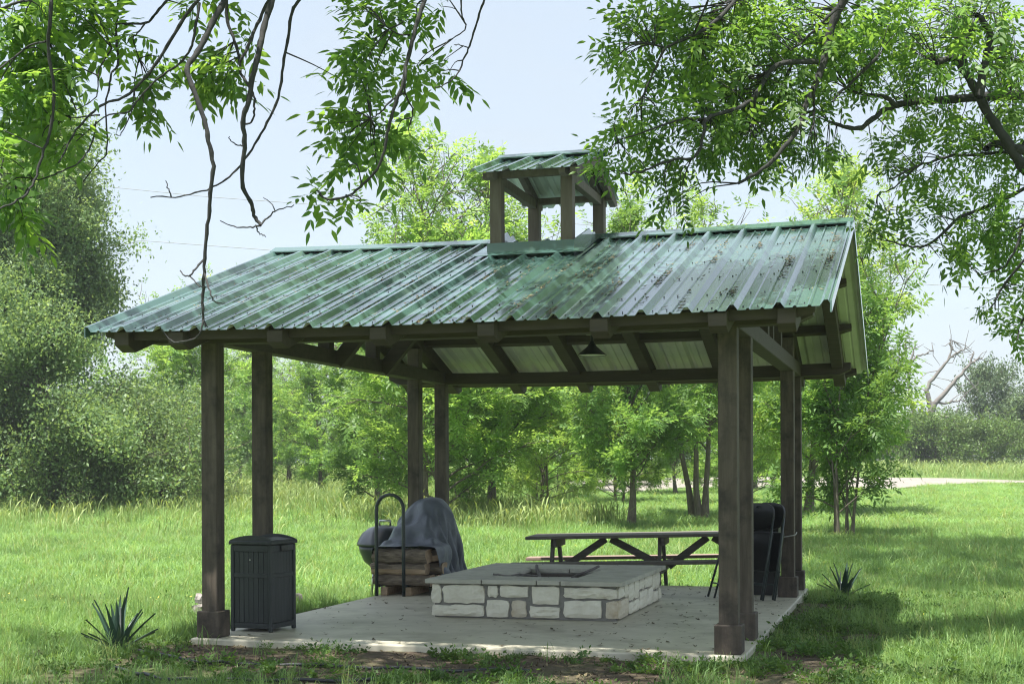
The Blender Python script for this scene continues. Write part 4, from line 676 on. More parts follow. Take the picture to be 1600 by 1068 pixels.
    -455, 467, 41, -457, 430, 41, -448, 395, 37, -434, 371, 44, -408, 387, 64, -396, 411, 89, -378, 430, 116, -356, 451, 146, -368, 470, 175, -384, 491, 203, -372, 517, 227, -343, 532, 246, -305, 539, 262, -274, 524, 278, -298, 492, 284, -275, 485, 284, -246, 506, 281, -222, 534, 276, -190, 533, 261, -159, 535, 247, -136, 520, 225, -108, 523, 203, -83, 527, 174, -72, 515, 142, -57, 500, 113, -30, 495, 93, -8, 512, 73, 19, 494, 43, 42, 468, 13, 67, 473, -16, 78, 494, -44, 93, 507, -75, 115, 509, -108, 136, 499, -142, 149, 480, -175, 151, 463, -207, 148, 454, -242, 145, 452, -281, 142, 452, -321, 136, 453, -358, 127, 444, -393, 110, 436, -429, 85, 454, -461, 57, 484, -477,
    -460, 468, 1, -457, 429, -2, -444, 391, -5, -411, 388, 8, -403, 413, 29, -391, 437, 54, -364, 448, 80, -354, 469, 112, -381, 488, 143, -381, 516, 172, -363, 538, 196, -332, 551, 215, -294, 550, 229, -278, 519, 239, -306, 499, 244, -284, 491, 241, -257, 516, 236, -226, 535, 229, -196, 553, 219, -169, 557, 209, -157, 529, 192, -128, 534, 174, -98, 538, 148, -81, 537, 115, -76, 522, 87, -57, 509, 71, -36, 503, 46, -5, 511, 18, 22, 494, -12, 42, 473, -41, 63, 465, -70, 80, 473, -101, 97, 482, -135, 111, 493, -170, 131, 497, -200, 155, 490, -227, 175, 474, -257, 184, 456, -293, 184, 444, -332, 178, 445, -370, 167, 451, -405, 150, 444, -441, 122, 469, -465, 94, 502, -479,
    -465, 473, -38, -454, 434, -40, -429, 398, -41, -401, 407, -25, -390, 430, -2, -374, 453, 21, -352, 464, 46, -369, 483, 77, -380, 509, 108, -366, 534, 136, -342, 551, 159, -310, 557, 178, -279, 542, 191, -290, 514, 201, -315, 502, 206, -290, 492, 201, -258, 514, 195, -230, 542, 186, -212, 575, 183, -179, 578, 170, -167, 547, 156, -148, 526, 140, -118, 550, 122, -98, 547, 93, -87, 546, 65, -84, 518, 45, -61, 506, 17, -30, 512, -11, 0, 513, -39, 23, 499, -67, 35, 480, -97, 49, 469, -130, 67, 464, -165, 87, 466, -199, 105, 479, -228, 128, 495, -254, 162, 497, -281, 192, 480, -310, 209, 464, -344, 213, 453, -379, 203, 453, -415, 183, 464, -449, 157, 487, -469, 132, 517, -477,
    -469, 483, -80, -452, 444, -79, -425, 424, -70, -387, 428, -49, -382, 452, -31, -364, 460, -8, -369, 475, 19, -379, 500, 47, -368, 529, 75, -347, 549, 101, -317, 557, 121, -283, 555, 138, -276, 526, 149, -306, 516, 158, -328, 504, 166, -300, 490, 162, -263, 511, 156, -235, 544, 150, -223, 580, 145, -191, 591, 134, -175, 565, 121, -169, 531, 107, -135, 536, 89, -112, 566, 70, -97, 568, 44, -92, 547, 15, -78, 531, -16, -51, 528, -44, -20, 529, -68, 6, 521, -93, 30, 512, -120, 32, 492, -156, 37, 476, -193, 53, 466, -227, 75, 463, -256, 100, 479, -282, 131, 498, -308, 157, 475, -328, 187, 467, -358, 206, 477, -383, 212, 486, -415, 201, 499, -450, 173, 516, -462, 144, 525, -470,
    -477, 484, -120, -447, 457, -118, -417, 430, -106, -381, 440, -86, -362, 462, -63, -372, 482, -35, -381, 502, -7, -369, 529, 20, -356, 553, 47, -330, 566, 69, -295, 561, 85, -264, 545, 100, -288, 521, 107, -321, 532, 118, -340, 505, 124, -314, 485, 122, -273, 504, 117, -237, 533, 112, -231, 574, 107, -204, 595, 97, -184, 575, 84, -183, 540, 71, -149, 529, 54, -125, 552, 37, -114, 580, 16, -94, 582, -12, -88, 567, -47, -68, 558, -77, -35, 562, -96, -16, 542, -122, 10, 525, -147, 38, 523, -175, 30, 507, -213, 42, 494, -247, 50, 477, -279, 75, 474, -308, 101, 493, -332, 139, 499, -345, 163, 485, -374, 173, 471, -403, 178, 504, -416, 183, 533, -439, 173, 555, -466, 142, 560, -479,
    -479, 474, -158, -442, 459, -153, -408, 444, -141, -386, 466, -118, -384, 489, -90, -380, 513, -62, -371, 539, -34, -367, 565, -7, -347, 583, 17, -315, 578, 34, -280, 563, 49, -259, 537, 63, -299, 533, 72, -334, 539, 80, -348, 505, 84, -326, 481, 83, -285, 499, 78, -246, 521, 73, -233, 559, 66, -219, 590, 55, -195, 581, 41, -191, 545, 29, -159, 531, 14, -126, 535, 2, -118, 563, -15, -117, 589, -41, -100, 599, -74, -82, 592, -104, -52, 592, -125, -36, 568, -150, -18, 539, -175, 19, 534, -201, 46, 539, -227, 44, 522, -261, 45, 511, -296, 60, 504, -329, 87, 502, -360, 121, 516, -374, 140, 513, -393, 143, 492, -422, 142, 503, -444, 138, 541, -451, 142, 576, -463, 136, 602, -471,
    -469, 465, -198, -433, 455, -188, -405, 471, -168, -389, 494, -143, -378, 518, -116, -375, 547, -88, -379, 576, -60, -363, 601, -36, -332, 608, -18, -303, 587, -6, -270, 566, 9, -261, 535, 23, -303, 543, 35, -339, 537, 42, -351, 503, 46, -330, 479, 44, -293, 500, 40, -255, 515, 34, -234, 544, 26, -230, 578, 12, -209, 584, -6, -199, 549, -19, -167, 535, -31, -132, 526, -38, -105, 543, -46, -122, 573, -70, -123, 601, -99, -100, 616, -128, -72, 612, -154, -50, 593, -178, -37, 561, -203, -9, 541, -229, 26, 547, -253, 53, 558, -275, 66, 548, -307, 71, 541, -345, 78, 537, -382, 106, 539, -404, 128, 538, -416, 113, 511, -432, 104, 506, -457, 103, 542, -477, 101, 580, -475, 101, 615, -464,
    -446, 471, -240, -413, 480, -222, -389, 499, -199, -371, 516, -173, -373, 543, -145, -386, 572, -115, -377, 599, -89, -347, 618, -69, -316, 619, -54, -292, 591, -45, -261, 567, -31, -263, 536, -19, -302, 540, -7, -337, 526, 1, -353, 500, 2, -324, 480, 1, -294, 506, -1, -260, 514, -5, -230, 532, -11, -229, 563, -26, -221, 585, -46, -204, 555, -63, -175, 539, -75, -141, 528, -81, -103, 525, -82, -97, 555, -97, -128, 575, -124, -123, 597, -154, -99, 606, -181, -74, 598, -208, -51, 578, -235, -30, 553, -260, 0, 547, -283, 27, 557, -306, 50, 573, -332, 72, 578, -362, 88, 579, -394, 101, 566, -421, 103, 547, -435, 103, 536, -455, 73, 514, -461, 64, 539, -478, 62, 578, -471, 63, 612, -473,
    -422, 490, -275, -390, 505, -256, -364, 519, -233, -355, 539, -206, -375, 565, -180, -392, 594, -149, -369, 615, -123, -335, 628, -104, -305, 618, -91, -278, 591, -81, -251, 563, -67, -269, 537, -58, -306, 542, -49, -340, 526, -44, -349, 496, -45, -316, 485, -47, -293, 516, -47, -264, 512, -49, -228, 522, -49, -221, 544, -59, -230, 576, -80, -207, 568, -101, -181, 543, -115, -147, 530, -121, -107, 520, -121, -80, 534, -126, -105, 552, -150, -132, 566, -177, -125, 580, -207, -102, 580, -237, -78, 571, -267, -52, 558, -293, -23, 547, -315, 7, 542, -336, 28, 560, -364, 49, 579, -395, 74, 592, -425, 101, 588, -448, 92, 567, -452, 80, 539, -448, 54, 541, -455, 25, 531, -472, 24, 571, -473, 23, 608, -477,
]
def cover():
    n = 44; P = np.array(COVER, float).reshape(-1, 3) / 1000 + np.array((-2.0, 4.4, .5))
    i = np.arange(n * n).reshape(n, n); Q = np.stack([i[:-1, :-1], i[:-1, 1:], i[1:, 1:], i[1:, :-1]], -1).reshape(-1, 4)
    o = link('grill_cover', np_mesh('grill_cover', P, quads=Q, mats=[M['tarp']], smooth=True)); o.location = PAV_LOC; o.rotation_euler.z = -TH
    m = o.modifiers.new('thickness', 'SOLIDIFY'); m.thickness = .003; m.offset = 1
    m = o.modifiers.new('smooth', 'SUBSURF'); m.levels = 1; m.render_levels = 1
    tag(o, 'crumpled faded grey vinyl cover draped over a tall grill and the firewood', 'cover')
cover()
CG = empty('covered_grill', pav(-2.17, 4.66, 0), 0, 'upright grill hidden under the crumpled grey vinyl cover', 'grill')
mb = MB(); mb.loft(lathe([(.21, .03), (.22, .5), (.21, .74), (.17, .87), (.10, .94), (.02, .96)], 20)); mb.build('body', M['black'], CG, True)

# ------------------------------------------------------------------ picnic table
PT = empty('picnic_table', (.16, 16.40, -.215), -.19, 'long weathered picnic table with attached benches on the grass behind the pavilion', 'picnic table'); PT.rotation_euler.y = -.022
LEN = 2.92
for k in range(5):
    mb = MB(); mb.box(0 + .004 * (k % 2), LEN - .006 * (k % 3), .162 * k, .162 * k + .152, .697 + .001 * (k % 2), .735); bevel(mb.build('tabletop_plank', M['wood_table'], PT), .005)
for y0 in (-.30, .86):
    for k in range(2):
        mb = MB(); mb.box(-.16, LEN + .14, y0 + .135 * k, y0 + .135 * k + .127, .402, .44); bevel(mb.build('bench_plank', M['lit_bench_wood' if y0 > 0 else 'wood_table'], PT), .005)
FXS = (.30, 1.56, 2.70)
for x in FXS:
    for ya, yb in ((.20, -.14), (.60, .94)):
        mb = MB(); mb.bar((x, yb, .0), (x, ya, .694), .085, .04, (1, 0, 0)); bevel(mb.build('leg', M['wood_table'], PT), .004)
    mb = MB(); mb.box(x + .024, x + .062, -.29, 1.10, .30, .40); bevel(mb.build('bench_bearer', M['wood_table'], PT), .004)
    mb = MB(); mb.box(x + .024, x + .062, .05, .75, .60, .695); bevel(mb.build('top_bearer', M['wood_table'], PT), .004)
for a, b in zip(FXS[:-1], FXS[1:]):
    mid = (a + b) / 2
    for p, q in ((a + .075, mid - .03), (b + .015, mid + .03)):
        mb = MB(); mb.bar((p, .40, .34), (q, .40, .675), .04, .085, (0, 0, 1)); bevel(mb.build('brace', M['wood_table'], PT), .004)

# ------------------------------------------------------------------ folding chairs and storage box behind the front right post
def folding_chair(loc, rz, lean, label):
    t = empty('folding_chair', loc, rz, label, 'folding chair', 'black plastic folding chairs by the right posts')
    Ml = Matrix.Rotation(lean, 4, 'X')
    def fin(o, dy=0.):
        o.matrix_local = Ml; return o
    W_ = .235
    for s in (-1, 1):                                  # long frame: foot to the top of the back
        mb = MB(); mb.tube([(s * W_, 0, .012), (s * W_ * .98, 0, .5), (s * W_ * .9, 0, .86)], .0125, 8); fin(mb.build('frame_tube', M['tube'], t, True))
        mb = MB(); mb.tube([(s * (W_ - .035), .055, .012), (s * (W_ - .035), .05, .36), (s * (W_ - .035), .03, .62)], .011, 8); fin(mb.build('leg', M['tube'], t, True))
    mb = MB()
    for z, y in ((.16, 0.), (.30, .052)): mb.tube([(-W_ + .012, y, z), (W_ - .012, y, z)], .008, 7)
    fin(mb.build('rung', M['tube'], t, True))
    # backrest: rounded shield with a hand hole
    outl = []
    for a in np.linspace(0, 2 * math.pi, 40, endpoint=False):
        x = math.copysign(abs(math.cos(a)) ** .6, math.cos(a)) * .225; z = .845 + math.copysign(abs(math.sin(a)) ** .75, math.sin(a)) * .135; outl.append((x, z))
    hole = [(.045 * math.cos(a), .935 + .014 * math.sin(a)) for a in np.linspace(0, 2 * math.pi, 40, endpoint=False)]
    mb = MB(); n = 40; vs = []
    for y in (-.02, .004):
        vs += [(x, y, z) for x, z in outl] + [(x, y, z) for x, z in hole]
    fs = []
    for i in range(n):
        j = (i + 1) % n
        fs += [(i, j, n + j, n + i), (2 * n + j, 2 * n + i, 3 * n + i, 3 * n + j), (j, i, 2 * n + i, 2 * n + j), (n + i, n + j, 3 * n + j, 3 * n + i)]
    mb.add(vs, fs); fin(mb.build('backrest', M['black'], t))
    mb = MB(); mb.box(-.215, .215, .018, .045, .30, .69); fin(bevel(mb.build('seat', M['black'], t), .015, 2))
    return t
folding_chair(pav(1.41, 4.26, 0), -TH - .72, R(-12), 'nearer folded black chair with hand hole leaning beside the back right post')
folding_chair(pav(1.30, 4.22, 0), -TH - .72, R(-13), 'second folded black chair tight behind the nearer one by the back right post')
folding_chair(pav(1.04, 4.14, 0), -TH - 1.0, R(-17), 'folded black chair with one leg showing left of the front right post')
SB = empty('storage_bin', pav(1.20, 4.72, 0), -TH, 'tall black plastic bin standing between the folding chairs and back right post', 'storage bin')
mb = MB()
rr = lambda s, z: [(.20 + s * x, .22 + s * y, z) for x, y in ((-.19, -.2), (-.16, -.22), (.16, -.22), (.19, -.2), (.19, .2), (.16, .22), (-.16, .22), (-.19, .2))]
mb.loft([rr(.85, .002), rr(.97, .72), rr(1.0, .74), rr(1.0, .76)]); mb.build('body', M['black'], SB)
mb = MB(); mb.loft([rr(1.05, .762), rr(1.05, .79), rr(.9, .83), rr(.5, .845)]); mb.build('lid', M['black'], SB)
mb = MB(); mb.tube(densify([pav(1.50, 4.52, .62), pav(1.60, 4.565, .60), pav(XR + S + .012, 4.572, .63), pav(XR + S + .014, 4.74, .65)], 12), .006, 6)
tag(mb.build('bungee_cord', M['stake'], None, True), 'thin pale cord hooked round the back right post beside the chairs', 'cord')

# ------------------------------------------------------------------ yuccas, stakes, drip hoses, power lines
def yucca(loc, seed, n, hmax, label, wide=.030):
    r = np.random.default_rng(seed); t = empty('yucca_plant', loc, 0, label, 'yucca')
    for k in range(n):
        az = k * 2.399 + r.normal(0, .25); el = R(88 - 66 * (k / n) ** .95 + r.normal(0, 4)); L_ = hmax * (1 - .28 * (k / n)) * r.uniform(.72, 1.05)
        wd_ = wide * r.uniform(.8, 1.2); V = []; q = 7
        for i in range(q):
            s = i / (q - 1); e = el - R(6) * s; rad = .018 + L_ * s * math.cos(e); z = L_ * s * math.sin(e) + .0
            ww = wd_ * (1.1 - .2 * s if s < .35 else 1.2 * (1 - s) ** .8 + .02); c, s_ = math.cos(az), math.sin(az)
            for o, dz in ((-1, .010), (0, 0), (1, .010)):
                V.append((rad * c - o * ww * s_ - dz * c * math.sin(e), rad * s_ + o * ww * c - dz * s_ * math.sin(e), max(z + dz * math.cos(e), .004)))
        Q = [(i * 3 + j, i * 3 + j + 1, i * 3 + 4 + j, i * 3 + 3 + j) for i in range(q - 1) for j in range(2)]
        link('leaf', np_mesh('leaf', V, quads=Q, mats=[M['yucca']], tone=np.full(len(V), r.random()), smooth=True), t)
yl = (-2.97, 10.52); yucca((*yl, float(ground_z(*yl)) - .005), 4, 24, .47, 'spiky blue green yucca at the front left corner of the slab')
yr = (3.80, 16.1); yucca((*yr, float(ground_z(*yr)) - .005), 8, 17, .50, 'spiky dark yucca on bare soil right of the back right post', .038)
for k, (x, y, h, lb) in enumerate(((yl[0] + .05, yl[1] - .12, .34, 'thin pale stake standing in front of the left yucca'), (yr[0] - .06, yr[1] - .1, .30, 'thin pale stake standing in front of the right yucca'))):
    z = float(ground_z(x, y)); mb = MB(); mb.tube([(x, y, z - .04), (x + .004, y, z + h)], .006, 6); tag(mb.build('plant_stake', M['stake'], None), lb, 'stake')
def hose(pts, label, r=.0115):
    P = []
    for q in densify(pts, 40):
        x, y = at_ground(*q); P.append((x, y, float(ground_z(x, y)) + r * 1.2 + .006 * math.sin(len(P) * .9)))
    P = np.array(P); P[:, 1] += .02 * np.sin(np.arange(40) * .35)
    mb = MB(); mb.tube(P, r, 7); tag(mb.build('drip_hose', M['hose'], None, True), label, 'hose', 'drip irrigation hoses')
hose([(205, 1018), (235, 1023), (290, 1033), (370, 1040), (480, 1043), (600, 1046), (720, 1050), (830, 1050)], 'black drip hose crossing the soil in front of the slab')
hose([(178, 1047), (215, 1056), (260, 1063), (330, 1066), (400, 1066), (520, 1066), (640, 1072)], 'black drip hose nearest the camera in the left foreground')
hose([(1262, 925), (1290, 927), (1325, 926), (1342, 922)], 'short black drip hose at the foot of the right yucca', .012)
for k, pl in enumerate(([(-300, 252), (60, 281), (330, 308), (540, 323), (900, 350), (1330, 377), (1460, 386), (1900, 412)], [(-300, 343), (0, 363), (210, 375), (440, 392), (900, 420), (1430, 443), (1545, 450), (1900, 467)])):
    P = np.array([at(u, v, 75 - k * 4) for u, v in densify(pl, 60)]); mb = MB(); mb.tube(P, .016, 5)
    tag(mb.build('power_line', M['wire'], None), ('upper' if k == 0 else 'lower') + ' thin power line crossing the sky behind the trees', 'power line', 'power lines')

# ------------------------------------------------------------------ foliage generators
def pinnate(P, D, L_, nl, ll, lw, hi=False, droop=.35, seed=0):
    """compound leaves: P base points, D directions, L_ rachis lengths. Returns V, quads, tris, tone"""
    r = np.random.default_rng(seed); N = len(P)
    D = D / (np.linalg.norm(D, axis=1)[:, None] + 1e-9)
    up = np.array((0, 0, 1.)) + r.normal(0, .35, (N, 3)); sd = np.cross(D, up); sd /= np.linalg.norm(sd, axis=1)[:, None] + 1e-9
    nrm = np.cross(sd, D)
    tn = r.random(N)
    ks = np.arange(nl); t = (.15 + .85 * (ks // 2 + .5 * (ks == nl - 1)) / (nl // 2)); sg = np.where(ks % 2 == 0, -1., 1.); sg[-1] = 0
    base = P[:, None] + D[:, None] * (L_[:, None] * t)[..., None] - np.array((0, 0, 1.)) * (droop * L_[:, None] * (t ** 2)[None])[..., None] * .5
    an = R(58) + r.normal(0, .15, (N, nl)); an[:, -1] = 0
    ld = D[:, None] * np.cos(an)[..., None] + sd[:, None] * (np.sin(an) * sg)[..., None] + r.normal(0, .14, (N, nl, 3)); ld[..., 2] -= droop
    ld /= np.linalg.norm(ld, axis=2)[..., None]
    ln = ll * (L_ / L_.mean())[:, None] * r.uniform(.75, 1.15, (N, nl)) * (.75 + .5 * np.sin(np.pi * np.clip(t, 0, 1) * .8))[None]
    wv = np.cross(ld, nrm[:, None]) + r.normal(0, .12, (N, nl, 3)); wv /= np.linalg.norm(wv, axis=2)[..., None] + 1e-9
    nv = np.cross(wv, ld); wd_ = lw * ln / ll
    b = base; e = lambda x: x[..., None]
    if hi:
        dr = np.zeros((N, nl, 3)); dr[..., 2] = -.10; dr = dr * e(ln)
        v = [b, b + ld * e(ln * .32) + wv * e(wd_ * .5), b + ld * e(ln * .32) - wv * e(wd_ * .5), b + ld * e(ln * .66) + wv * e(wd_ * .40) + dr * .5, b + ld * e(ln * .66) - wv * e(wd_ * .40) + dr * .5, b + ld * e(ln) + dr * 1.6]
        m = 6; q = np.array([(1, 3, 4, 2)]); tr = np.array([(0, 1, 2), (3, 5, 4)])
    else:
        v = [b, b + ld * e(ln * .42) + wv * e(wd_ * .5) + nv * e(wd_ * .12), b + ld * e(ln), b + ld * e(ln * .42) - wv * e(wd_ * .5) + nv * e(wd_ * .12)]
        m = 4; q = np.array([(0, 1, 2, 3)]); tr = np.zeros((0, 3), int)
    V = np.stack(v, 2).reshape(-1, 3); K = N * nl; off = (np.arange(K) * m)[:, None, None]
    Q = (q[None] + off).reshape(-1, 4); T = (tr[None] + off).reshape(-1, 3) if len(tr) else None
    tone = np.repeat(np.clip(tn[:, None] + r.normal(0, .12, (N, nl)), 0, 1).ravel(), m)
    return V, Q, T, tone
def simple_leaves(P, size, asp, seed, spread=None):
    r = np.random.default_rng(seed); N = len(P); d = r.normal(0, 1, (N, 3)); d[:, 2] -= .25; d /= np.linalg.norm(d, axis=1)[:, None]
    wv = np.cross(d, r.normal(0, 1, (N, 3)) + np.array((0, 0, .0))); wv /= np.linalg.norm(wv, axis=1)[:, None]; nv = np.cross(wv, d)
    s = size * r.uniform(.6, 1.3, N)[:, None]
    V = np.stack([P, P + d * s * .45 + wv * s * asp * .5 + nv * s * .06, P + d * s, P + d * s * .45 - wv * s * asp * .5 + nv * s * .06], 1).reshape(-1, 3)
    return V, (np.arange(4)[None] + (np.arange(N) * 4)[:, None]), np.repeat(r.random(N), 4)
def curve(p, d, ln, n, r, wig=.08, lift=0.):
    P = [np.array(p, float)]; d = np.array(d, float); d /= np.linalg.norm(d)
    for k in range(n):
        d = d + r.normal(0, wig, 3) + np.array((0, 0, lift)); d /= np.linalg.norm(d); P.append(P[-1] + d * ln / n)
    return np.array(P)
def tree_skeleton(seed, H, RAD, tr, clear, n_limb, up=.9, prof=None, n_sub=5, stems=1, lean=0., wig=.05, lead=0):
    """returns wood meshes data and twig points with outward directions"""
    r = np.random.default_rng(seed); trunk = Wood(); limbs = Wood(); pts = []; dirs = []
    prof = prof or (lambda q: math.sin(math.pi * (.12 + .88 * q) ** .8) ** .75)
    for s in range(stems):
        a0 = s * 2.1 + r.uniform(0, 6); off = np.array((math.cos(a0), math.sin(a0), 0)) * (.0 if stems == 1 else .28)
        h = H * (1 if s == 0 else r.uniform(.8, .97))
        P = curve(off, (r.normal(0, .03) + lean + off[0] * .35, r.normal(0, .03) + off[1] * .35, 1), h * .97, 10, r, wig); t = np.linspace(0, 1, 11)
        trunk.tube(P, (tr * (1 - .92 * t ** .9) + tr * .5 * np.exp(-t * 30)) / (1 if stems == 1 else 1.35), 8)
        for k in range(int(n_limb / stems)):
            q = (k + r.uniform(0, 1)) / (n_limb / stems); hh = clear + (1 - clear) * q * .97; az = k * 2.399 + r.normal(0, .5) + s
            f = hh * 10; i = min(int(f), 9); b = P[i] + (P[i + 1] - P[i]) * (f - i)
            ln = RAD * prof(q) * r.uniform(.7, 1.2) + .25; el = up * r.uniform(.5, 1.15) + .35 * q
            Lb = curve(b, (math.cos(az) * math.cos(el), math.sin(az) * math.cos(el), math.sin(el)), ln * 1.1, 5, r, .12, .03 if q > .3 else -.03)
            limbs.tube(Lb, np.linspace(tr * .24 * (1 - .7 * hh) + .007, .005, 6), 5)
            for j in range(n_sub):
                u = r.uniform(.25, 1) * 5; i2 = min(int(u), 4); b2 = Lb[i2] + (Lb[i2 + 1] - Lb[i2]) * (u - i2)
                dd = (Lb[i2 + 1] - Lb[i2]); dd /= np.linalg.norm(dd); dd = dd + r.normal(0, .55, 3); dd[2] += .15
                Sb = curve(b2, dd, ln * r.uniform(.25, .5), 4, r, .15, .02); limbs.tube(Sb, np.linspace(.012, .004, 5), 4)
                for m_ in range(1, 5): pts.append(Sb[m_]); dirs.append(Sb[m_] - Sb[m_ - 1])
            for m_ in range(2, 6): pts.append(Lb[m_]); dirs.append(Lb[m_] - Lb[m_ - 1])
        pts.append(P[-1]); dirs.append(np.array((0, 0, 1.)))
        for k in range(lead):                  # upright leaders that make an open, spired top
            hh = r.uniform(.45, .8); i = int(hh * 10); az = r.uniform(0, 6.28); Lb = curve(P[i], (math.cos(az) * .5, math.sin(az) * .5, 1), H * r.uniform(.18, .42) * (1.15 - hh), 6, r, .09, .08)
            limbs.tube(Lb, np.linspace(tr * .3, .006, 7), 5)
            for m_ in range(1, 7):
                for _ in range(4): pts.append(Lb[m_] + r.normal(0, .10, 3)); dirs.append(r.normal(0, 1, 3) + (0, 0, .4))
    return trunk, limbs, np.array(pts), np.array(dirs)
def leaves_on(pts, dirs, n, seed, scat=.12):
    r = np.random.default_rng(seed); k = r.integers(0, len(pts), n); P = pts[k] + r.normal(0, scat, (n, 3))
    d = dirs[k] / (np.linalg.norm(dirs[k], axis=1)[:, None] + 1e-9) + r.normal(0, .75, (n, 3)); d[:, 2] += .1
    return P, d
def make_pecan(seed, H, RAD, tr, clear, n_limb, nleaf, leafmat, **kw):
    tw, lw_, pts, dirs = tree_skeleton(seed, H, RAD, tr, clear, n_limb, **kw)
    P, d = leaves_on(pts, dirs, nleaf, seed + 5, .10); r = np.random.default_rng(seed + 9)
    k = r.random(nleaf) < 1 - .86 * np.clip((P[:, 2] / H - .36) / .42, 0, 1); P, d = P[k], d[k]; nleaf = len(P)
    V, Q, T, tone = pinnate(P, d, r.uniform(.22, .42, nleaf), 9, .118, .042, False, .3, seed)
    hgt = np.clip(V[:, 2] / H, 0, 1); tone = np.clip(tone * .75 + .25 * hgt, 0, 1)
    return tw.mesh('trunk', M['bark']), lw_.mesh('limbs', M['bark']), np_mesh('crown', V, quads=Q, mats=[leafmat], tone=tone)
def put_tree(name, meshes, x, y, s, rz, label, cat='tree', group=None, sz=None, tone=None):
    t = empty(name, (x, y, float(ground_z(x, y)) - .03), rz, label, cat, group); t.scale = (s, s, sz or s)
    for nm, me in zip(('trunk', 'limbs', 'crown'), meshes):
        o = link(nm, me, t)
        if nm == 'crown' and tone: o.material_slots[0].link = 'OBJECT'; o.material_slots[0].material = M[tone]
    return t

# ------------------------------------------------------------------ trees behind
PA = make_pecan(11, 9.4, 2.3, .11, .03, 60, 9000, M['pecan'], up=.75, lead=9)
PB = make_pecan(23, 8.8, 2.1, .10, .12, 56, 10000, M['pecan'], up=.8, lead=9)
PC = make_pecan(37, 8.2, 2.6, .09, .03, 58, 8600, M['pecan'], up=.6, stems=3, lead=4)
PE = make_pecan(61, 8.4, 2.2, .11, .22, 58, 10000, M['pecan'], up=.7, stems=3, lead=4)
PD = make_pecan(52, 6.6, 1.55, .05, .04, 50, 6000, M['pecan'], up=.85, stems=4, lead=2)
GRP = 'young pecan trees behind the pavilion'
def by_px(u, d):                              # a point on the ground at depth d under image column u
    return (u - 800) / FPX * d, d
for (meshes, u, d, s, rz, label) in (
    (PA, 690, 33.0, 1.05, .3, 'tallest pale green pecan rising above the roof left of the cupola'),
    (PB, 765, 35.0, 1.02, 2.3, 'pecan half hidden behind the cupola'),
    (PB, 985, 31.0, .80, 2.2, 'slender pecan whose trunk stands behind the picnic table'),
    (PE, 1099, 35.5, 1.02, 1.1, 'three trunked pecan seen left of the front right post'),
    (PB, 1262, 38.0, 1.10, 4.0, 'airy pecan whose top shows over the right end of the roof'),
    (PB, 664, 38.0, .92, 5.1, 'pecan whose mottled trunk shows between the two back left posts'),
    (PA, 590, 41.0, .86, 2.9, 'lower pecan crown above the roof, farthest left of the cupola'),
    (PC, 272, 56.0, 1.12, 1.7, 'yellow green pecan beside the dark oak at the left'),
    (PC, 455, 66.0, .80, .4, 'distant pecan seen between the two front left posts'),
    (PB, 372, 72.0, .85, 3.3, 'far pecan just right of the front left post'),
    (PA, 545, 75.0, .80, 4.4, 'far pecan under the left gable beam'),
    (PC, 880, 58.0, .74, 5.5, 'bushy far pecan behind the left half of the picnic table'),
    (PB, 1180, 60.0, .80, .9, 'far pecan between the two pairs of right posts'),
    (PA, 1240, 52.0, .75, 3.7, 'pecan standing behind the back right posts'),
    (PC, 730, 46.0, .66, 2.6, 'low spreading pecan right of the back left posts'),
    (PC, 1010, 75.0, .60, 1.9, 'small far pecan beyond the gravel road'),
    (PA, 500, 58.0, .78, 1.2, 'bright pecan seen under the left gable chord'),
    (PC, 620, 62.0, .80, 3.1, 'far bushy pecan left of the back left posts'),
    (PA, 835, 50.0, .70, 4.9, 'pecan behind the left end of the picnic table'),
    (PC, 935, 66.0, .78, 2.0, 'far pecan behind the middle of the picnic table'),
    (PB, 1055, 54.0, .72, 5.7, 'pecan beyond the right half of the picnic table'),
    (PC, 1140, 70.0, .85, 1.5, 'far pecan hidden behind the front right post'),
    (PA, 415, 80.0, .95, 2.5, 'tall far pecan in the gap between the front left posts'),
    (PC, 965, 47.0, .62, 4.1, 'low bushy pecan this side of the gravel road'),
    (PC, 1160, 45.0, .70, .7, 'bushy pecan filling the gap right of the front right posts'),
    (PC, 845, 42.0, .66, 3.6, 'low bushy pecan behind the left edge of the picnic table'),
    (PC, 330, 84.0, .9, .2, 'far pecan just left of the front left post')):
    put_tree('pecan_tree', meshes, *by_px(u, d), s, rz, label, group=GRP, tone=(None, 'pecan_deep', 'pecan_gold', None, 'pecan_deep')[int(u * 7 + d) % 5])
RT = put_tree('pecan_sapling', PD, *by_px(1312, 28.0), .84, .6, 'multi stemmed leafy sapling on the lawn right of the back right posts', 'tree', sz=1.06, tone='pecan_deep')

def make_oak():
    tw, lw_, pts, dirs = tree_skeleton(77, 11.8, 4.3, .24, .03, 96, up=.10, n_sub=7, prof=lambda q: (1 - .55 * q ** 1.6) * (.75 + .25 * math.sin(q * 9)), wig=.03)
    sel = np.random.default_rng(4).random(len(pts)) < .8; P, _ = leaves_on(pts[sel], dirs[sel], 300000, 78, .30)
    V, Q, tone = simple_leaves(P, .122, .5, 79)
    return tw.mesh('trunk', M['bark']), lw_.mesh('limbs', M['bark']), np_mesh('crown', V, quads=Q, mats=[M['oak']], tone=tone)
OAK = make_oak()
put_tree('oak_tree', OAK, *by_px(85, 42), 1.0, .4, 'large dense dark green oak filling the left edge behind the tall grass')
put_tree('oak_tree', OAK, *by_px(-130, 50), .95, 2.4, 'second dark oak cut off by the left edge of the view')

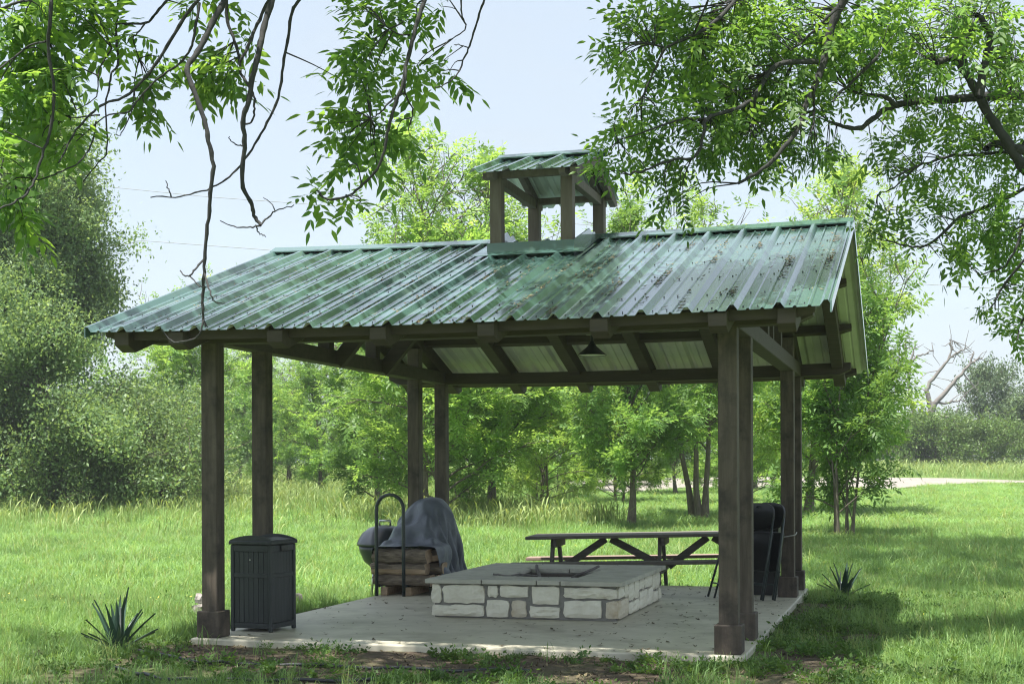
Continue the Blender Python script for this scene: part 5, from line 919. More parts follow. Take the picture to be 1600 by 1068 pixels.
def make_bush(seed, H, RAD, nlf, size, mt, n_limb=60, up=.4):
    tw, lw_, pts, dirs = tree_skeleton(seed, H, RAD, .09, .03, n_limb, up=up, n_sub=6, prof=lambda q: (1 - q ** 2.2) ** .5 + .1)
    P, _ = leaves_on(pts, dirs, nlf, seed + 1, .22); V, Q, tone = simple_leaves(P, size, .5, seed + 2)
    return tw.mesh('trunk', M['bark']), lw_.mesh('limbs', M['bark']), np_mesh('crown', V, quads=Q, mats=[mt], tone=tone)
BA = make_bush(91, 6.3, 3.4, 15000, .24, M['far'], 54, .6)
BB = make_bush(95, 2.6, 2.9, 9000, .21, M['shrub'], 46, .35)
for (me, u, d, s, rz, lb, sz) in ((BA, 1546, 106, .72, 0, 'tallest rounded dark tree in the far hedgerow at the right', 1.45), (BA, 1610, 104, .95, 2, 'rounded tree at the right edge of the far hedgerow', .75), (BA, 1470, 112, .8, 4, 'dark tree behind the bare branched dead tree', .6), (BA, 1385, 110, .85, 1, 'dark tree in the hedgerow left of the dead tree', .6), (BA, 1680, 110, .95, 5, 'far hedgerow tree beyond the right edge of the view', .9)):
    put_tree('hedgerow_tree', me, *by_px(u, d), s, rz, lb, 'tree', 'trees in the far hedgerow', sz=s * sz)
for (u, d, s, rz, lb) in ((1405, 101, .95, 0, 'pale shrub below the dead tree at its left'), (1462, 100, 1.0, 2, 'broad light green shrub directly below the dead tree'), (1530, 99, .85, 4, 'rounded yellow green shrub in front of the tallest hedgerow tree'), (1595, 102, .9, 1, 'low shrub at the right end of the far hedgerow'), (1340, 104, 1.0, 3, 'far shrub seen behind the multi stemmed sapling')):
    put_tree('shrub', BB, *by_px(u, d), s, rz, lb, 'shrub', 'shrubs along the far hedgerow')
BO = make_bush(131, 3.0, 2.6, 26000, .105, M['oak'], 50, .35)
for (u, d, s, rz, lb) in ((40, 42.0, .85, 0, 'dark leafy shrub under the oak at the left edge'), (150, 41.5, .8, 2, 'dark leafy shrub in front of the oak trunk'), (250, 43.0, .75, 4, 'dark leafy shrub under the right side of the oak')):
    put_tree('shrub', BO, *by_px(u, d), s, rz, lb, 'shrub', 'shrubs under the oak')
def dead_tree():
    x, y = by_px(1442, 103); z0 = float(ground_z(x, y)); t = empty('dead_tree', (x, y, z0), 0, 'bare grey dead tree with jagged broken limbs above the far hedgerow', 'tree')
    r = np.random.default_rng(5); o = np.array((x, y, z0)); Wt = Wood()
    g = lambda pl: np.array([at(u, v, 103) for u, v in pl]) - o
    Wt.tube(g([(1442, 722), (1445, 690), (1450, 665), (1456, 640), (1460, 628)]), [.42, .36, .32, .28, .24], 8); link('trunk', Wt.mesh('trunk', M['dead_wood']), t)
    big = [[(1456, 640), (1447, 612), (1452, 598), (1470, 578), (1482, 562), (1487, 545), (1490, 532)], [(1482, 562), (1495, 552), (1508, 543)], [(1458, 632), (1475, 615), (1490, 598), (1505, 582), (1517, 568), (1521, 552), (1523, 549)], [(1517, 568), (1526, 562), (1530, 559)],
           [(1446, 690), (1430, 660), (1422, 620), (1418, 580), (1414, 548), (1416, 535)], [(1418, 580), (1430, 558), (1445, 552), (1458, 547)], [(1420, 590), (1427, 545), (1431, 537)], [(1452, 655), (1470, 648), (1490, 655), (1505, 670), (1520, 680), (1535, 684), (1552, 695)], [(1505, 670), (1512, 678), (1520, 682)], [(1450, 660), (1435, 672), (1425, 688), (1410, 692)], [(1487, 545), (1484, 535), (1486, 531)], [(1460, 628), (1480, 630), (1500, 624), (1512, 612)]]
    for k, pl in enumerate(big):
        P = densify(pl, 16); P += r.normal(0, 1.1, P.shape); W2 = Wood(); W2.tube(g(P), np.linspace(.20 if k in (0, 2, 4) else .10, .03, 16), 6)
        link('limb', W2.mesh('limb', M['dead_wood']), t)
    Wt = Wood()
    for k in range(70):
        pl = big[r.integers(0, len(big))]; b = np.array(pl[r.integers(1, len(pl))], float); q = b + r.normal(0, 16, 2) + (4, 4); m_ = (b + q) / 2 + r.normal(0, 4, 2)
        Wt.tube(g([b, m_, q]), [.035, .025, .012], 4)
    tag(link('twigs', Wt.mesh('twigs', M['dead_wood']), t), kind='stuff')
dead_tree()
# far wood behind everything: one mass
def far_woods():
    r = np.random.default_rng(3); n = 26000; x = r.uniform(-110, 120, n); y = r.uniform(165, 195, n); hmax = 6 + 2.2 * np.sin(x * .11) + 1.4 * np.sin(x * .37 + 1) + 1.0 * np.sin(x * .9)
    z = ground_z(x, y) + hmax * r.random(n) ** .7; V, Q, tone = simple_leaves(np.stack([x, y, z], 1), .75, .6, 4)
    tag(link('far_woods', np_mesh('far_woods', V, quads=Q, mats=[M['far']], tone=tone)), 'far line of woods along the horizon', kind='stuff')
far_woods()

# ------------------------------------------------------------------ overhanging pecans in front
def catmull(pl, n):
    pl = np.array(pl, float); P = np.vstack([2 * pl[0] - pl[1], pl, 2 * pl[-1] - pl[-2]]); o = []
    m = len(pl) - 1
    for t in np.linspace(0, m - 1e-6, n):
        i = int(t); f = t - i; a, b, c, d = P[i:i + 4]
        o.append(.5 * (2 * b + (c - a) * f + (2 * a - 5 * b + 4 * c - d) * f * f + (3 * b - a - 3 * c + d) * f ** 3))
    return np.array(o)
def overhang(name, label, seed, trunk_pts, trunk_r, limbs, branches, zones, shade_canopy, leafmat, fill, wsc):
    r = np.random.default_rng(seed); base = np.array(trunk_pts[0]); t = empty(name, base, 0, label, 'tree')
    wd_ = Wood(); wd_.tube(catmull(trunk_pts, 14) - base, np.linspace(trunk_r, trunk_r * .6, 14) + trunk_r * .4 * np.exp(-np.arange(14) * .9), 12); link('trunk', wd_.mesh('trunk', M['bark']), t)
    nodes = []
    for pts, r0, r1 in limbs:
        P = catmull(pts, 24) + r.normal(0, .012, (24, 3)); w2 = Wood(); w2.tube(P - base, np.linspace(r0, r1, 24), 9); link('limb', w2.mesh('limb', M['bark']), t); nodes.append(P)
    lim = np.concatenate(nodes)
    for pl, d0, d1, w0, w1 in branches:
        n = max(14, len(pl) * 4); q = catmull(pl, n); q += r.normal(0, .9, q.shape) * np.linspace(.3, 1, n)[:, None]; dp = np.linspace(d0, d1, n) + .10 * np.sin(np.linspace(0, 5, n) + r.uniform(0, 6))
        P = np.array([at(u, v, d) for (u, v), d in zip(q, dp)]); rad = np.linspace(w0, w1, n) * wsc * dp / FPX * (1 + .12 * np.sin(np.arange(n) * 2.1 + r.uniform(0, 6)))
        if pl[0][1] <= 0 or pl[0][0] >= 1600 or pl[0][0] <= 0:
            j = np.argmin(np.linalg.norm(lim - P[0], axis=1)); a = lim[j]; ext = np.array([a + (P[0] - a) * f + np.array((0, 0, .25)) * math.sin(f * math.pi) for f in np.linspace(0, .9, 6)])
            P = np.vstack([ext, P]); rad = np.concatenate([np.full(6, rad[0] * 1.15), rad])
        w2 = Wood(); w2.tube(P - base, rad, 7); link('branch', w2.mesh('branch', M['dark_bark']), t); nodes.append(P)
    allp = np.concatenate(nodes); tw = Wood(); LP = []; LD = []; LS = []; CP = []
    def cluster(c, k, size=1., cat=.3):
        j = np.argmin(np.linalg.norm(allp - c, axis=1)); a = allp[j]; v = c - a; ln = np.linalg.norm(v) + 1e-6
        mid = a + v * .5 + r.normal(0, .05, 3) * min(ln, 1) + np.array((0, 0, .08 * ln)); P = catmull([a, mid, c], 7)
        tw.tube(P - base, np.linspace(.0035 + .004 * min(ln, 1.2), .002, 7), 4)
        for q in range(k):
            f = r.uniform(.72, 1.) if ln > .15 else 1.; i = min(int(f * 6), 5); b = P[i] + (P[i + 1] - P[i]) * (f * 6 - i)
            d = v / ln * .6 + r.normal(0, .75, 3); d[2] -= .08; LP.append(b); LD.append(d); LS.append(r.uniform(.15, .26) * size)
        if r.random() < cat: CP.append(c)
    for (cu, cv, ru, rv, n, d0, d1, k) in zones:
        for _ in range(max(2, int(n * fill))):
            a = r.uniform(0, 6.283); f = math.sqrt(r.random()); cluster(at(cu + ru * f * math.cos(a), cv + rv * f * math.sin(a), r.uniform(d0, d1) + .25), k)
    for (x0, x1, y0, y1, h, n, k, *sz) in shade_canopy:                # unseen crown clusters above the picture, added for their shade
        for _ in range(n):
            x, y = r.uniform(x0, x1), r.uniform(y0, y1); z = EYE + .3400 * max(y, 3) + .30 + r.random() * h; cluster(np.array((x, y, z)), k, sz[0] if sz else 1.15, 0)
    LP = np.array(LP); LD = np.array(LD); LS = np.array(LS)
    V, Q, T, tone = pinnate(LP, LD, LS, 9, .080, .029, True, .14, seed)
    if CP:
        CPs = np.repeat(np.array(CP), 9, 0) + r.normal(0, .035, (len(CP) * 9, 3)); n = len(CPs); ln = r.uniform(.05, .11, n); a = r.uniform(0, 6.28, n); wv = np.stack([np.cos(a), np.sin(a), 0 * a], 1) * .0035
        dv = np.stack([r.normal(0, .012, n), r.normal(0, .012, n), -ln], 1); cv_ = np.stack([CPs - wv, CPs + wv, CPs + dv + wv, CPs + dv - wv], 1).reshape(-1, 3)
        Q = np.vstack([Q, np.arange(4)[None] + (np.arange(n) * 4)[:, None] + len(V)]); V = np.vstack([V, cv_]); tone = np.concatenate([tone, np.zeros(n * 4)])
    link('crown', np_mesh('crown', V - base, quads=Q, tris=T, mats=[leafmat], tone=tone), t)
    tag(link('twigs', tw.mesh('twigs', M['dark_bark']), t), kind='stuff')
    return t
LB = [
    ([(352, 0), (335, 30), (318, 65), (303, 90), (292, 108), (305, 145), (320, 190), (325, 215), (333, 255), (329, 300), (326, 340), (320, 395), (318, 440), (317, 470), (318, 500), (322, 511)], 7.6, 7.4, 11, 4),
    ([(318, 500), (312, 522), (300, 530), (285, 533), (270, 534), (255, 518), (250, 510)], 7.4, 7.45, 3.5, 2),
    ([(319, 405), (305, 420), (295, 432), (282, 424)], 7.42, 7.5, 4, 2), ([(296, 430), (310, 445), (318, 449)], 7.45, 7.4, 2.5, 1.5), ([(320, 428), (328, 455), (335, 470), (352, 474)], 7.4, 7.35, 3.5, 1.5),
    ([(425, 0), (412, 45), (405, 80), (395, 120), (388, 160), (380, 187), (383, 230), (378, 285), (392, 315), (397, 335), (407, 352)], 7.8, 7.7, 11, 6),
    ([(407, 352), (395, 354), (370, 355), (345, 345)], 7.7, 7.6, 3.5, 1.5), ([(407, 352), (420, 338), (432, 329), (460, 320)], 7.7, 7.8, 3.5, 1.5), ([(400, 352), (404, 364), (415, 369)], 7.7, 7.7, 2.5, 1.5), ([(430, 330), (424, 318), (412, 308)], 7.75, 7.8, 2, 1.2),
    ([(420, 0), (402, 38), (388, 72), (376, 96)], 8.0, 7.9, 6, 5), ([(353, 0), (356, 35), (366, 62), (375, 95), (376, 112), (386, 130), (397, 150), (398, 172), (393, 190), (380, 195)], 7.9, 7.8, 6, 3),
    ([(467, 0), (456, 20), (450, 60), (443, 100), (434, 155), (415, 195), (395, 230), (370, 265), (345, 285), (310, 300), (275, 308), (235, 308)], 8.1, 7.9, 6, 2), ([(268, 308), (263, 295), (260, 282)], 7.9, 7.9, 2.5, 1.5), ([(380, 228), (366, 225), (358, 214)], 7.8, 7.8, 2.5, 1.5),
    ([(310, 0), (290, 25), (262, 70), (240, 105), (215, 135), (195, 152), (165, 162), (140, 180), (118, 205), (100, 240), (92, 255)], 7.7, 7.5, 6.5, 2.5), ([(262, 0), (243, 22), (228, 36), (190, 37), (150, 42), (110, 50), (75, 60)], 8.1, 7.9, 5, 2), ([(228, 36), (215, 52), (208, 62), (217, 90)], 8.0, 8.0, 3, 1.5),
    ([(185, 0), (181, 50), (184, 100), (174, 115), (170, 140), (165, 170), (167, 235), (155, 252), (130, 283)], 7.9, 7.7, 4.5, 2), ([(312, 5), (304, 50), (298, 75), (280, 100), (258, 115), (225, 145), (200, 175), (165, 182), (120, 220)], 7.8, 7.6, 5, 2), ([(210, 140), (205, 175), (190, 208), (180, 209)], 7.6, 7.6, 2.5, 1.3), ([(155, 180), (120, 183), (85, 187)], 7.6, 7.6, 3, 1.5), ([(150, 190), (143, 225), (125, 252), (95, 268), (60, 280), (20, 272), (0, 270)], 7.6, 7.6, 3, 2),
    ([(80, 0), (78, 40), (75, 70), (85, 150), (78, 205), (62, 255), (50, 290), (25, 315), (0, 325)], 7.3, 7.2, 7, 3), ([(72, 65), (45, 72), (15, 95), (-10, 115)], 7.3, 7.3, 4, 2), ([(0, 15), (25, 5), (50, 0)], 7.2, 7.3, 5, 4), ([(175, 75), (155, 110), (150, 150), (120, 172)], 7.7, 7.6, 3, 1.5),
    ([(664, 0), (655, 25), (645, 60), (635, 100), (630, 130), (622, 150), (612, 180), (606, 205), (600, 240), (585, 270), (565, 290), (545, 305), (520, 312), (505, 308), (498, 303)], 8.2, 8.0, 8, 3),
    ([(757, 0), (748, 25), (738, 60), (728, 85), (715, 115), (700, 130), (680, 138)], 8.3, 8.2, 4, 2), ([(632, 145), (610, 158), (595, 175), (580, 185)], 8.1, 8.1, 4, 2), ([(634, 105), (633, 145), (645, 170), (641, 195)], 8.1, 8.1, 4, 2), ([(720, 0), (722, 25), (728, 45), (706, 60), (695, 70)], 8.3, 8.3, 3, 1.5), ([(732, 75), (718, 70), (710, 70)], 8.3, 8.3, 2, 1.2), ([(640, 55), (620, 52), (590, 30), (565, 10)], 8.1, 8.1, 3, 1.5), ([(545, 305), (562, 308), (562, 318)], 8, 8, 2.5, 1.5)]
LZ = [(45, 60, 65, 75, 50, 7.0, 7.8, 5), (20, 170, 70, 80, 40, 7.1, 7.8, 5), (95, 110, 30, 50, 22, 7.2, 7.7, 4), (150, 30, 45, 32, 20, 7.5, 8, 4), (165, 65, 35, 12, 8, 7.6, 8, 3), (85, 215, 32, 35, 18, 7.3, 7.7, 4), (25, 280, 40, 55, 20, 7.1, 7.6, 4), (245, 115, 40, 26, 12, 7.6, 8, 4), (230, 155, 25, 20, 9, 7.6, 8, 4), (330, 110, 38, 26, 14, 7.7, 8, 4), (350, 140, 28, 20, 9, 7.7, 8, 4), (380, 55, 22, 25, 6, 7.7, 8, 3), (310, 5, 35, 12, 9, 7.7, 8, 4), (385, 115, 18, 14, 4, 7.7, 8, 3), (70, 10, 90, 22, 22, 7.2, 8, 4), (30, 340, 20, 40, 7, 7.1, 7.5, 3),
      (575, 15, 32, 25, 13, 8, 8.5, 4), (625, 20, 30, 22, 10, 8, 8.5, 4), (585, 75, 42, 28, 17, 8, 8.5, 4), (560, 125, 28, 28, 13, 7.9, 8.3, 4), (590, 115, 25, 22, 8, 7.9, 8.3, 4), (545, 190, 28, 26, 12, 7.9, 8.3, 4), (580, 205, 25, 25, 11, 7.9, 8.3, 4), (540, 240, 28, 25, 12, 7.9, 8.3, 4), (575, 245, 20, 20, 7, 7.9, 8.3, 3), (498, 300, 12, 14, 4, 7.9, 8.2, 3), (545, 315, 22, 16, 7, 7.9, 8.2, 3), (635, 205, 18, 25, 7, 8, 8.3, 4), (665, 105, 28, 18, 9, 8.1, 8.4, 4), (690, 115, 18, 12, 4, 8.1, 8.4, 3), (665, 45, 22, 22, 6, 8.1, 8.5, 3), (700, 15, 22, 18, 6, 8.1, 8.5, 3)]
overhang('overhanging_pecan', 'pecan tree with drooping half bare twigs hanging into the top left of the view', 101, [(-5.4, 6.8, -.1), (-5.3, 6.9, 2.0), (-5.1, 7.0, 4.2), (-4.9, 7.0, 6.6)], .22,
         [([(-5.2, 6.95, 3.2), (-4.2, 7.3, 4.5), (-3.0, 7.6, 5.0), (-1.8, 7.8, 5.15), (-.6, 8.0, 5.2), (.6, 8.1, 5.4)], .11, .03), ([(-5.1, 7.0, 4.3), (-4.2, 6.4, 5.6), (-2.8, 6.0, 6.4), (-1.2, 5.9, 6.8)], .09, .03), ([(-3.0, 7.6, 5.0), (-2.6, 8.9, 5.9), (-2.0, 10.4, 6.6), (-1.2, 11.9, 7.2)], .06, .02)],
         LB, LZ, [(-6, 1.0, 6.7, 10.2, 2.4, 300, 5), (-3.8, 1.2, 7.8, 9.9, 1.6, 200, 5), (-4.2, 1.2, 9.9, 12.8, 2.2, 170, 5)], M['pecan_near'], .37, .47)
RB = [
    ([(1640, 300), (1600, 262), (1570, 215), (1540, 170), (1515, 125), (1490, 92), (1462, 98)], 10.6, 10.2, 19, 9), ([(1530, 152), (1536, 110), (1547, 62), (1540, 40), (1528, 22)], 10.3, 10.2, 15, 8), ([(1512, 120), (1505, 80), (1520, 40)], 10.3, 10.4, 12, 7),
    ([(1620, 150), (1560, 150), (1480, 156), (1440, 158), (1400, 165), (1370, 180), (1345, 200), (1320, 198), (1295, 192)], 10.8, 10.2, 16, 5), ([(1400, 165), (1380, 150), (1350, 148), (1325, 140)], 10.4, 10.2, 8, 4), ([(1600, 235), (1560, 225), (1540, 232)], 10.5, 10.4, 16, 9),
    ([(1318, 0), (1300, 40), (1290, 85), (1275, 130), (1258, 165), (1250, 195), (1230, 225), (1195, 262), (1155, 285)], 9.8, 9.5, 14, 5), ([(1278, 97), (1225, 98), (1200, 115), (1180, 150), (1150, 170), (1105, 185), (1100, 210), (1085, 245), (1050, 250), (1010, 265), (985, 272)], 9.7, 9.2, 9, 3), ([(1270, 140), (1272, 170), (1268, 205)], 9.6, 9.6, 5, 2.5),
    ([(1150, 0), (1110, 40), (1060, 66), (1040, 76), (1022, 110), (1005, 150)], 9.6, 9.3, 7, 2.5), ([(1040, 75), (1010, 68), (990, 70), (965, 85)], 9.4, 9.3, 4, 2), ([(1110, 185), (1060, 188), (1010, 205), (965, 220)], 9.4, 9.2, 4, 2), ([(1180, 150), (1176, 190), (1172, 210)], 9.5, 9.5, 4, 2), ([(1370, 90), (1340, 120), (1312, 145), (1300, 160)], 9.9, 9.7, 6, 3), ([(1310, 10), (1290, 30), (1260, 60), (1235, 80)], 9.8, 9.6, 6, 3),
    ([(1610, 290), (1550, 320), (1500, 340), (1460, 375), (1430, 387), (1390, 376)], 10.8, 10.3, 7, 2.5), ([(1600, 235), (1540, 240), (1480, 245), (1430, 262), (1390, 280)], 10.7, 10.3, 6, 2.5), ([(1430, 262), (1400, 290), (1370, 305)], 10.4, 10.4, 3, 1.5), ([(1610, 395), (1580, 430), (1560, 460), (1550, 480)], 10.3, 10.2, 5, 2.5), ([(1605, 330), (1590, 380), (1570, 415), (1530, 430)], 10.4, 10.3, 5, 2), ([(1610, 480), (1595, 505), (1590, 530)], 10.2, 10.2, 4, 2)]
RZ = [(1000, 25, 40, 28, 22, 9.2, 9.9, 5), (965, 95, 22, 38, 14, 9.2, 9.6, 4), (1060, 70, 55, 60, 52, 9.1, 10, 5), (1150, 40, 75, 45, 70, 9.2, 10.2, 5), (1240, 45, 60, 50, 56, 9.3, 10.3, 5), (1340, 50, 70, 55, 68, 9.4, 10.6, 5), (1440, 50, 70, 60, 70, 9.6, 11, 5), (1550, 60, 60, 80, 84, 9.6, 11.2, 5),
      (1090, 145, 65, 45, 46, 9.1, 9.9, 5), (1180, 130, 60, 50, 50, 9.2, 10, 5), (1250, 150, 40, 50, 34, 9.3, 10, 5), (1330, 130, 55, 40, 36, 9.5, 10.4, 5), (1420, 130, 55, 35, 30, 9.8, 10.6, 5), (985, 210, 45, 26, 17, 9.0, 9.5, 4), (965, 262, 32, 30, 16, 9.0, 9.4, 4), (1030, 195, 45, 40, 24, 9.1, 9.6, 4), (1050, 250, 40, 28, 18, 9.1, 9.6, 4), (1055, 305, 25, 22, 10, 9.1, 9.5, 4), (1130, 215, 55, 45, 40, 9.1, 9.8, 5), (1180, 235, 50, 40, 34, 9.2, 9.8, 5), (1250, 235, 45, 28, 20, 9.3, 9.9, 4), (1290, 225, 22, 22, 8, 9.3, 9.9, 4),
      (1420, 195, 45, 22, 15, 10, 10.6, 4), (1390, 245, 35, 28, 16, 10.1, 10.6, 4), (1450, 260, 45, 35, 26, 10.1, 10.8, 4), (1530, 250, 55, 60, 50, 10.1, 11, 5), (1575, 180, 40, 60, 42, 10, 11, 5), (1490, 190, 40, 40, 22, 10, 10.8, 4), (1385, 355, 35, 24, 14, 10.1, 10.6, 4), (1430, 385, 30, 18, 9, 10.1, 10.5, 4), (1480, 340, 40, 30, 17, 10.1, 10.7, 4), (1550, 345, 45, 40, 34, 10.1, 10.8, 5), (1500, 400, 35, 25, 14, 10.1, 10.6, 4), (1580, 380, 30, 50, 24, 10.1, 10.7, 5), (1575, 460, 35, 35, 16, 10, 10.5, 4), (1590, 520, 18, 30, 7, 10, 10.4, 4), (1545, 490, 18, 16, 5, 10, 10.4, 3)]
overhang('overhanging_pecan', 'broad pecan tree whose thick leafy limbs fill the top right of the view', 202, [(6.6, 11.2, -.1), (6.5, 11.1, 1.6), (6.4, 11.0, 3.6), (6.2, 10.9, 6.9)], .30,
         [([(6.45, 11.05, 2.4), (5.4, 10.9, 3.0), (4.6, 10.75, 3.25), (4.1, 10.65, 3.35)], .14, .08), ([(6.35, 10.95, 4.0), (5.2, 10.5, 5.0), (3.6, 10.1, 5.2), (2.2, 9.8, 5.1), (1.0, 9.5, 5.2), (-.2, 9.2, 5.4)], .14, .03), ([(6.3, 10.95, 5.0), (4.8, 11.4, 6.2), (3.0, 11.8, 6.7), (1.2, 12.0, 6.9), (-.6, 11.9, 7.0)], .11, .03), ([(6.2, 10.9, 6.2), (5.6, 13.5, 8.2), (5.4, 17.5, 9.4), (5.2, 20.5, 10.2), (5.6, 23.5, 11.0)], .12, .03), ([(5.6, 13.5, 8.2), (3.6, 15.0, 9.0), (1.6, 17.0, 9.6)], .07, .02), ([(5.2, 10.5, 5.0), (4.2, 9.2, 5.6), (3.2, 8.0, 5.8), (2.0, 7.0, 5.8)], .08, .03)],
         RB, RZ, [(-.8, 6.0, 8.6, 12.8, 2.4, 200, 4), (1.0, 8, 7.4, 9.0, 2.4, 110, 5), (2.4, 8.8, 14.5, 24.0, 2.4, 700, 10, 1.7)], M['pecan_near'], .50, .50)  # last block: unseen oversized foliage added to shade the right lawn

# ------------------------------------------------------------------ litter on roof and slab
def chips(P, N_, size, seed):
    r = np.random.default_rng(seed); n = len(P); a = r.normal(0, 1, (n, 3)); a -= (a * N_).sum(1)[:, None] * N_; a /= np.linalg.norm(a, axis=1)[:, None]; b = np.cross(N_, a); s = size * r.uniform(.5, 1.6, n)[:, None]; c = r.uniform(.15, .45, n)[:, None]
    h = N_ * s * r.uniform(.05, .4, n)[:, None]; bend = b * s * r.normal(0, .35, n)[:, None]
    V = np.stack([P - a * s + h, P - b * s * c + bend * .5, P + b * s * c + bend * .5, P + a * s + h], 1).reshape(-1, 3)
    o = (np.arange(n) * 4)[:, None, None]
    T = (np.array([(0, 1, 2), (1, 3, 2)])[None] + o).reshape(-1, 3)
    return V, T
def roof_litter():
    r = np.random.default_rng(31); n = 1700; rib = r.integers(0, 18, n); clump = r.random(n) < .75
    cq = r.uniform(.25, YM - EAVE_Y - .05, 90); k = r.integers(0, 90, n); q = np.where(clump, cq[k] + r.normal(0, .10, n), r.uniform(.2, 3.3, n)); rib = np.where(clump, (k * 7) % 18, rib)
    x = X0 + .3048 * rib + np.where(clump, .3048 - .05 - np.abs(r.normal(0, .035, n)), r.uniform(.05, .26, n)); q = np.clip(q, .18, YM - EAVE_Y - .03)
    N_ = np.tile(np.array((0, -math.sin(math.atan(TAN)), math.cos(math.atan(TAN)))), (n, 1))
    P = np.stack([x, YM - q, ZR - TAN * q + .008 + np.array([sag(a) for a in x])], 1)
    V, T = chips(P, N_, .022, 32); o = link('roof_leaf_litter', np_mesh('roof_leaf_litter', V, tris=T, mats=[M['litter']])); o.location = PAV_LOC; o.rotation_euler.z = -TH
    tag(o, 'dead catkins and leaf bits scattered along the roof ribs', kind='stuff')
    r = np.random.default_rng(33); n = 900; X = r.uniform(SLAB[0] + .05, SLAB[1] - .05, n); Y = r.uniform(SLAB[2] + .02, SLAB[3] - .05, n); keep = ~((X > fx0 - .08) & (X < fx1 + .08) & (Y > fy0 - .08) & (Y < fy1 + .08)) & (r.random(n) < np.where((X > .4), 1, .45))
    P = np.stack([X, Y, np.full(n, .004)], 1)[keep]; V, T = chips(P, np.tile((0., 0, 1), (len(P), 1)), .024, 34); o = link('slab_leaf_litter', np_mesh('slab_leaf_litter', V, tris=T, mats=[M['litter']])); o.location = PAV_LOC; o.rotation_euler.z = -TH
    tag(o, 'dead leaves and twig bits on the concrete slab', kind='stuff')
roof_litter()

# ------------------------------------------------------------------ grass and weeds (geometry-node scatter of tuft meshes)
def tuft(name, seed, nb, h, wd_, rad, mt, lean=.5, heads=False):
    r = np.random.default_rng(seed); V = []; Q = []; T = []
    for k in range(nb):
        a = r.uniform(0, 6.28); rr_ = rad * math.sqrt(r.random()); az = r.uniform(0, 6.28); ln = h * r.uniform(.5, 1.15); le = lean * r.uniform(.2, 1.3); b = len(V)
        o = np.array((rr_ * math.cos(a), rr_ * math.sin(a), 0)); d = np.array((math.cos(az), math.sin(az), 0)); s = np.array((-d[1], d[0], 0)) * wd_ * r.uniform(.6, 1.2)
        s = s * math.cos(k) + d * wd_ * .5 * math.sin(k)
        p1 = o + np.array((0, 0, ln * .5)) + d * ln * le * .18; p2 = o + np.array((0, 0, ln * (.92 - .25 * le))) + d * ln * le * .75
        pm = p1 * .45 + p2 * .55 + np.array((0, 0, ln * .06))
        if heads and k % 3 == 0: V += [o - s * .3, o + s * .3, p1 + s * .3, p1 - s * .3, pm + s * 1.1, pm - s * 1.1, p2]
        else: V += [o - s * .5, o + s * .5, p1 + s * .45, p1 - s * .45, pm + s * .32, pm - s * .32, p2]
        Q += [(b, b + 1, b + 2, b + 3), (b + 3, b + 2, b + 4, b + 5)]; T += [(b + 5, b + 4, b + 6)]
    return bpy.data.objects.new(name, np_mesh(name, V, quads=Q, tris=T, mats=[mt]))
def weed(name, seed, n, size, mt):
    r = np.random.default_rng(seed); P = []; D = []
    for k in range(n):
        a = r.uniform(0, 6.28); rr_ = size * .35 * math.sqrt(r.random()); P.append((rr_ * math.cos(a), rr_ * math.sin(a), .0)); D.append((math.cos(a + r.normal(0, .5)), math.sin(a + r.normal(0, .5)), r.uniform(.3, 1.4)))
    V, Q, T, _ = pinnate(np.array(P), np.array(D), np.full(n, size), 7, size * .42, size * .20, False, .15, seed)
    return bpy.data.objects.new(name, np_mesh(name, V, quads=Q, mats=[mt]))
def scatter(name, label, sources, X, Y, scale, seed, idx=None, widen=None):
    r = np.random.default_rng(seed); n = len(X); Z = ground_z(X, Y) - .004
    me = bpy.data.meshes.new(name); me.vertices.add(n); me.vertices.foreach_set('co', np.stack([X, Y, Z], 1).astype(np.float32).ravel())
    def att(nm, ty, val, key='value'):
        a = me.attributes.new(nm, ty, 'POINT'); a.data.foreach_set(key, np.asarray(val).ravel())
    wdn = np.ones(n) if widen is None else widen
    att('scl', 'FLOAT_VECTOR', np.stack([scale * wdn, scale * wdn, scale], 1).astype(np.float32), 'vector')
    att('rot', 'FLOAT_VECTOR', np.stack([r.normal(0, .12, n), r.normal(0, .12, n), r.uniform(0, 6.28, n)], 1).astype(np.float32), 'vector')
    att('idx', 'INT', (r.integers(0, len(sources), n) if idx is None else idx).astype(np.int32))
    o = link(name, me); g = bpy.data.node_groups.new(name, 'GeometryNodeTree')
    g.interface.new_socket('Geometry', in_out='INPUT', socket_type='NodeSocketGeometry'); g.interface.new_socket('Geometry', in_out='OUTPUT', socket_type='NodeSocketGeometry')
    gi = g.nodes.new('NodeGroupInput'); go = g.nodes.new('NodeGroupOutput'); jn = g.nodes.new('GeometryNodeJoinGeometry')
    def named(nm, ty):
        q = g.nodes.new('GeometryNodeInputNamedAttribute'); q.data_type = ty; q.inputs['Name'].default_value = nm; return q.outputs['Attribute']
    sc_, ro, ix = named('scl', 'FLOAT_VECTOR'), named('rot', 'FLOAT_VECTOR'), named('idx', 'INT')
    for k, src in enumerate(sources):
        oi = g.nodes.new('GeometryNodeObjectInfo'); oi.inputs['Object'].default_value = src; oi.inputs['As Instance'].default_value = False
        cp = g.nodes.new('FunctionNodeCompare'); cp.data_type = 'INT'; cp.operation = 'EQUAL'; g.links.new(ix, cp.inputs[2]); cp.inputs[3].default_value = k
        ip = g.nodes.new('GeometryNodeInstanceOnPoints'); g.links.new(gi.outputs[0], ip.inputs['Points']); g.links.new(oi.outputs['Geometry'], ip.inputs['Instance']); g.links.new(cp.outputs[0], ip.inputs['Selection'])
        g.links.new(sc_, ip.inputs['Scale']); g.links.new(ro, ip.inputs['Rotation']); g.links.new(ip.outputs[0], jn.inputs[0])
    g.links.new(jn.outputs[0], go.inputs[0])
    md = o.modifiers.new('scatter', 'NODES'); md.node_group = g
    return tag(o, label, kind='stuff')
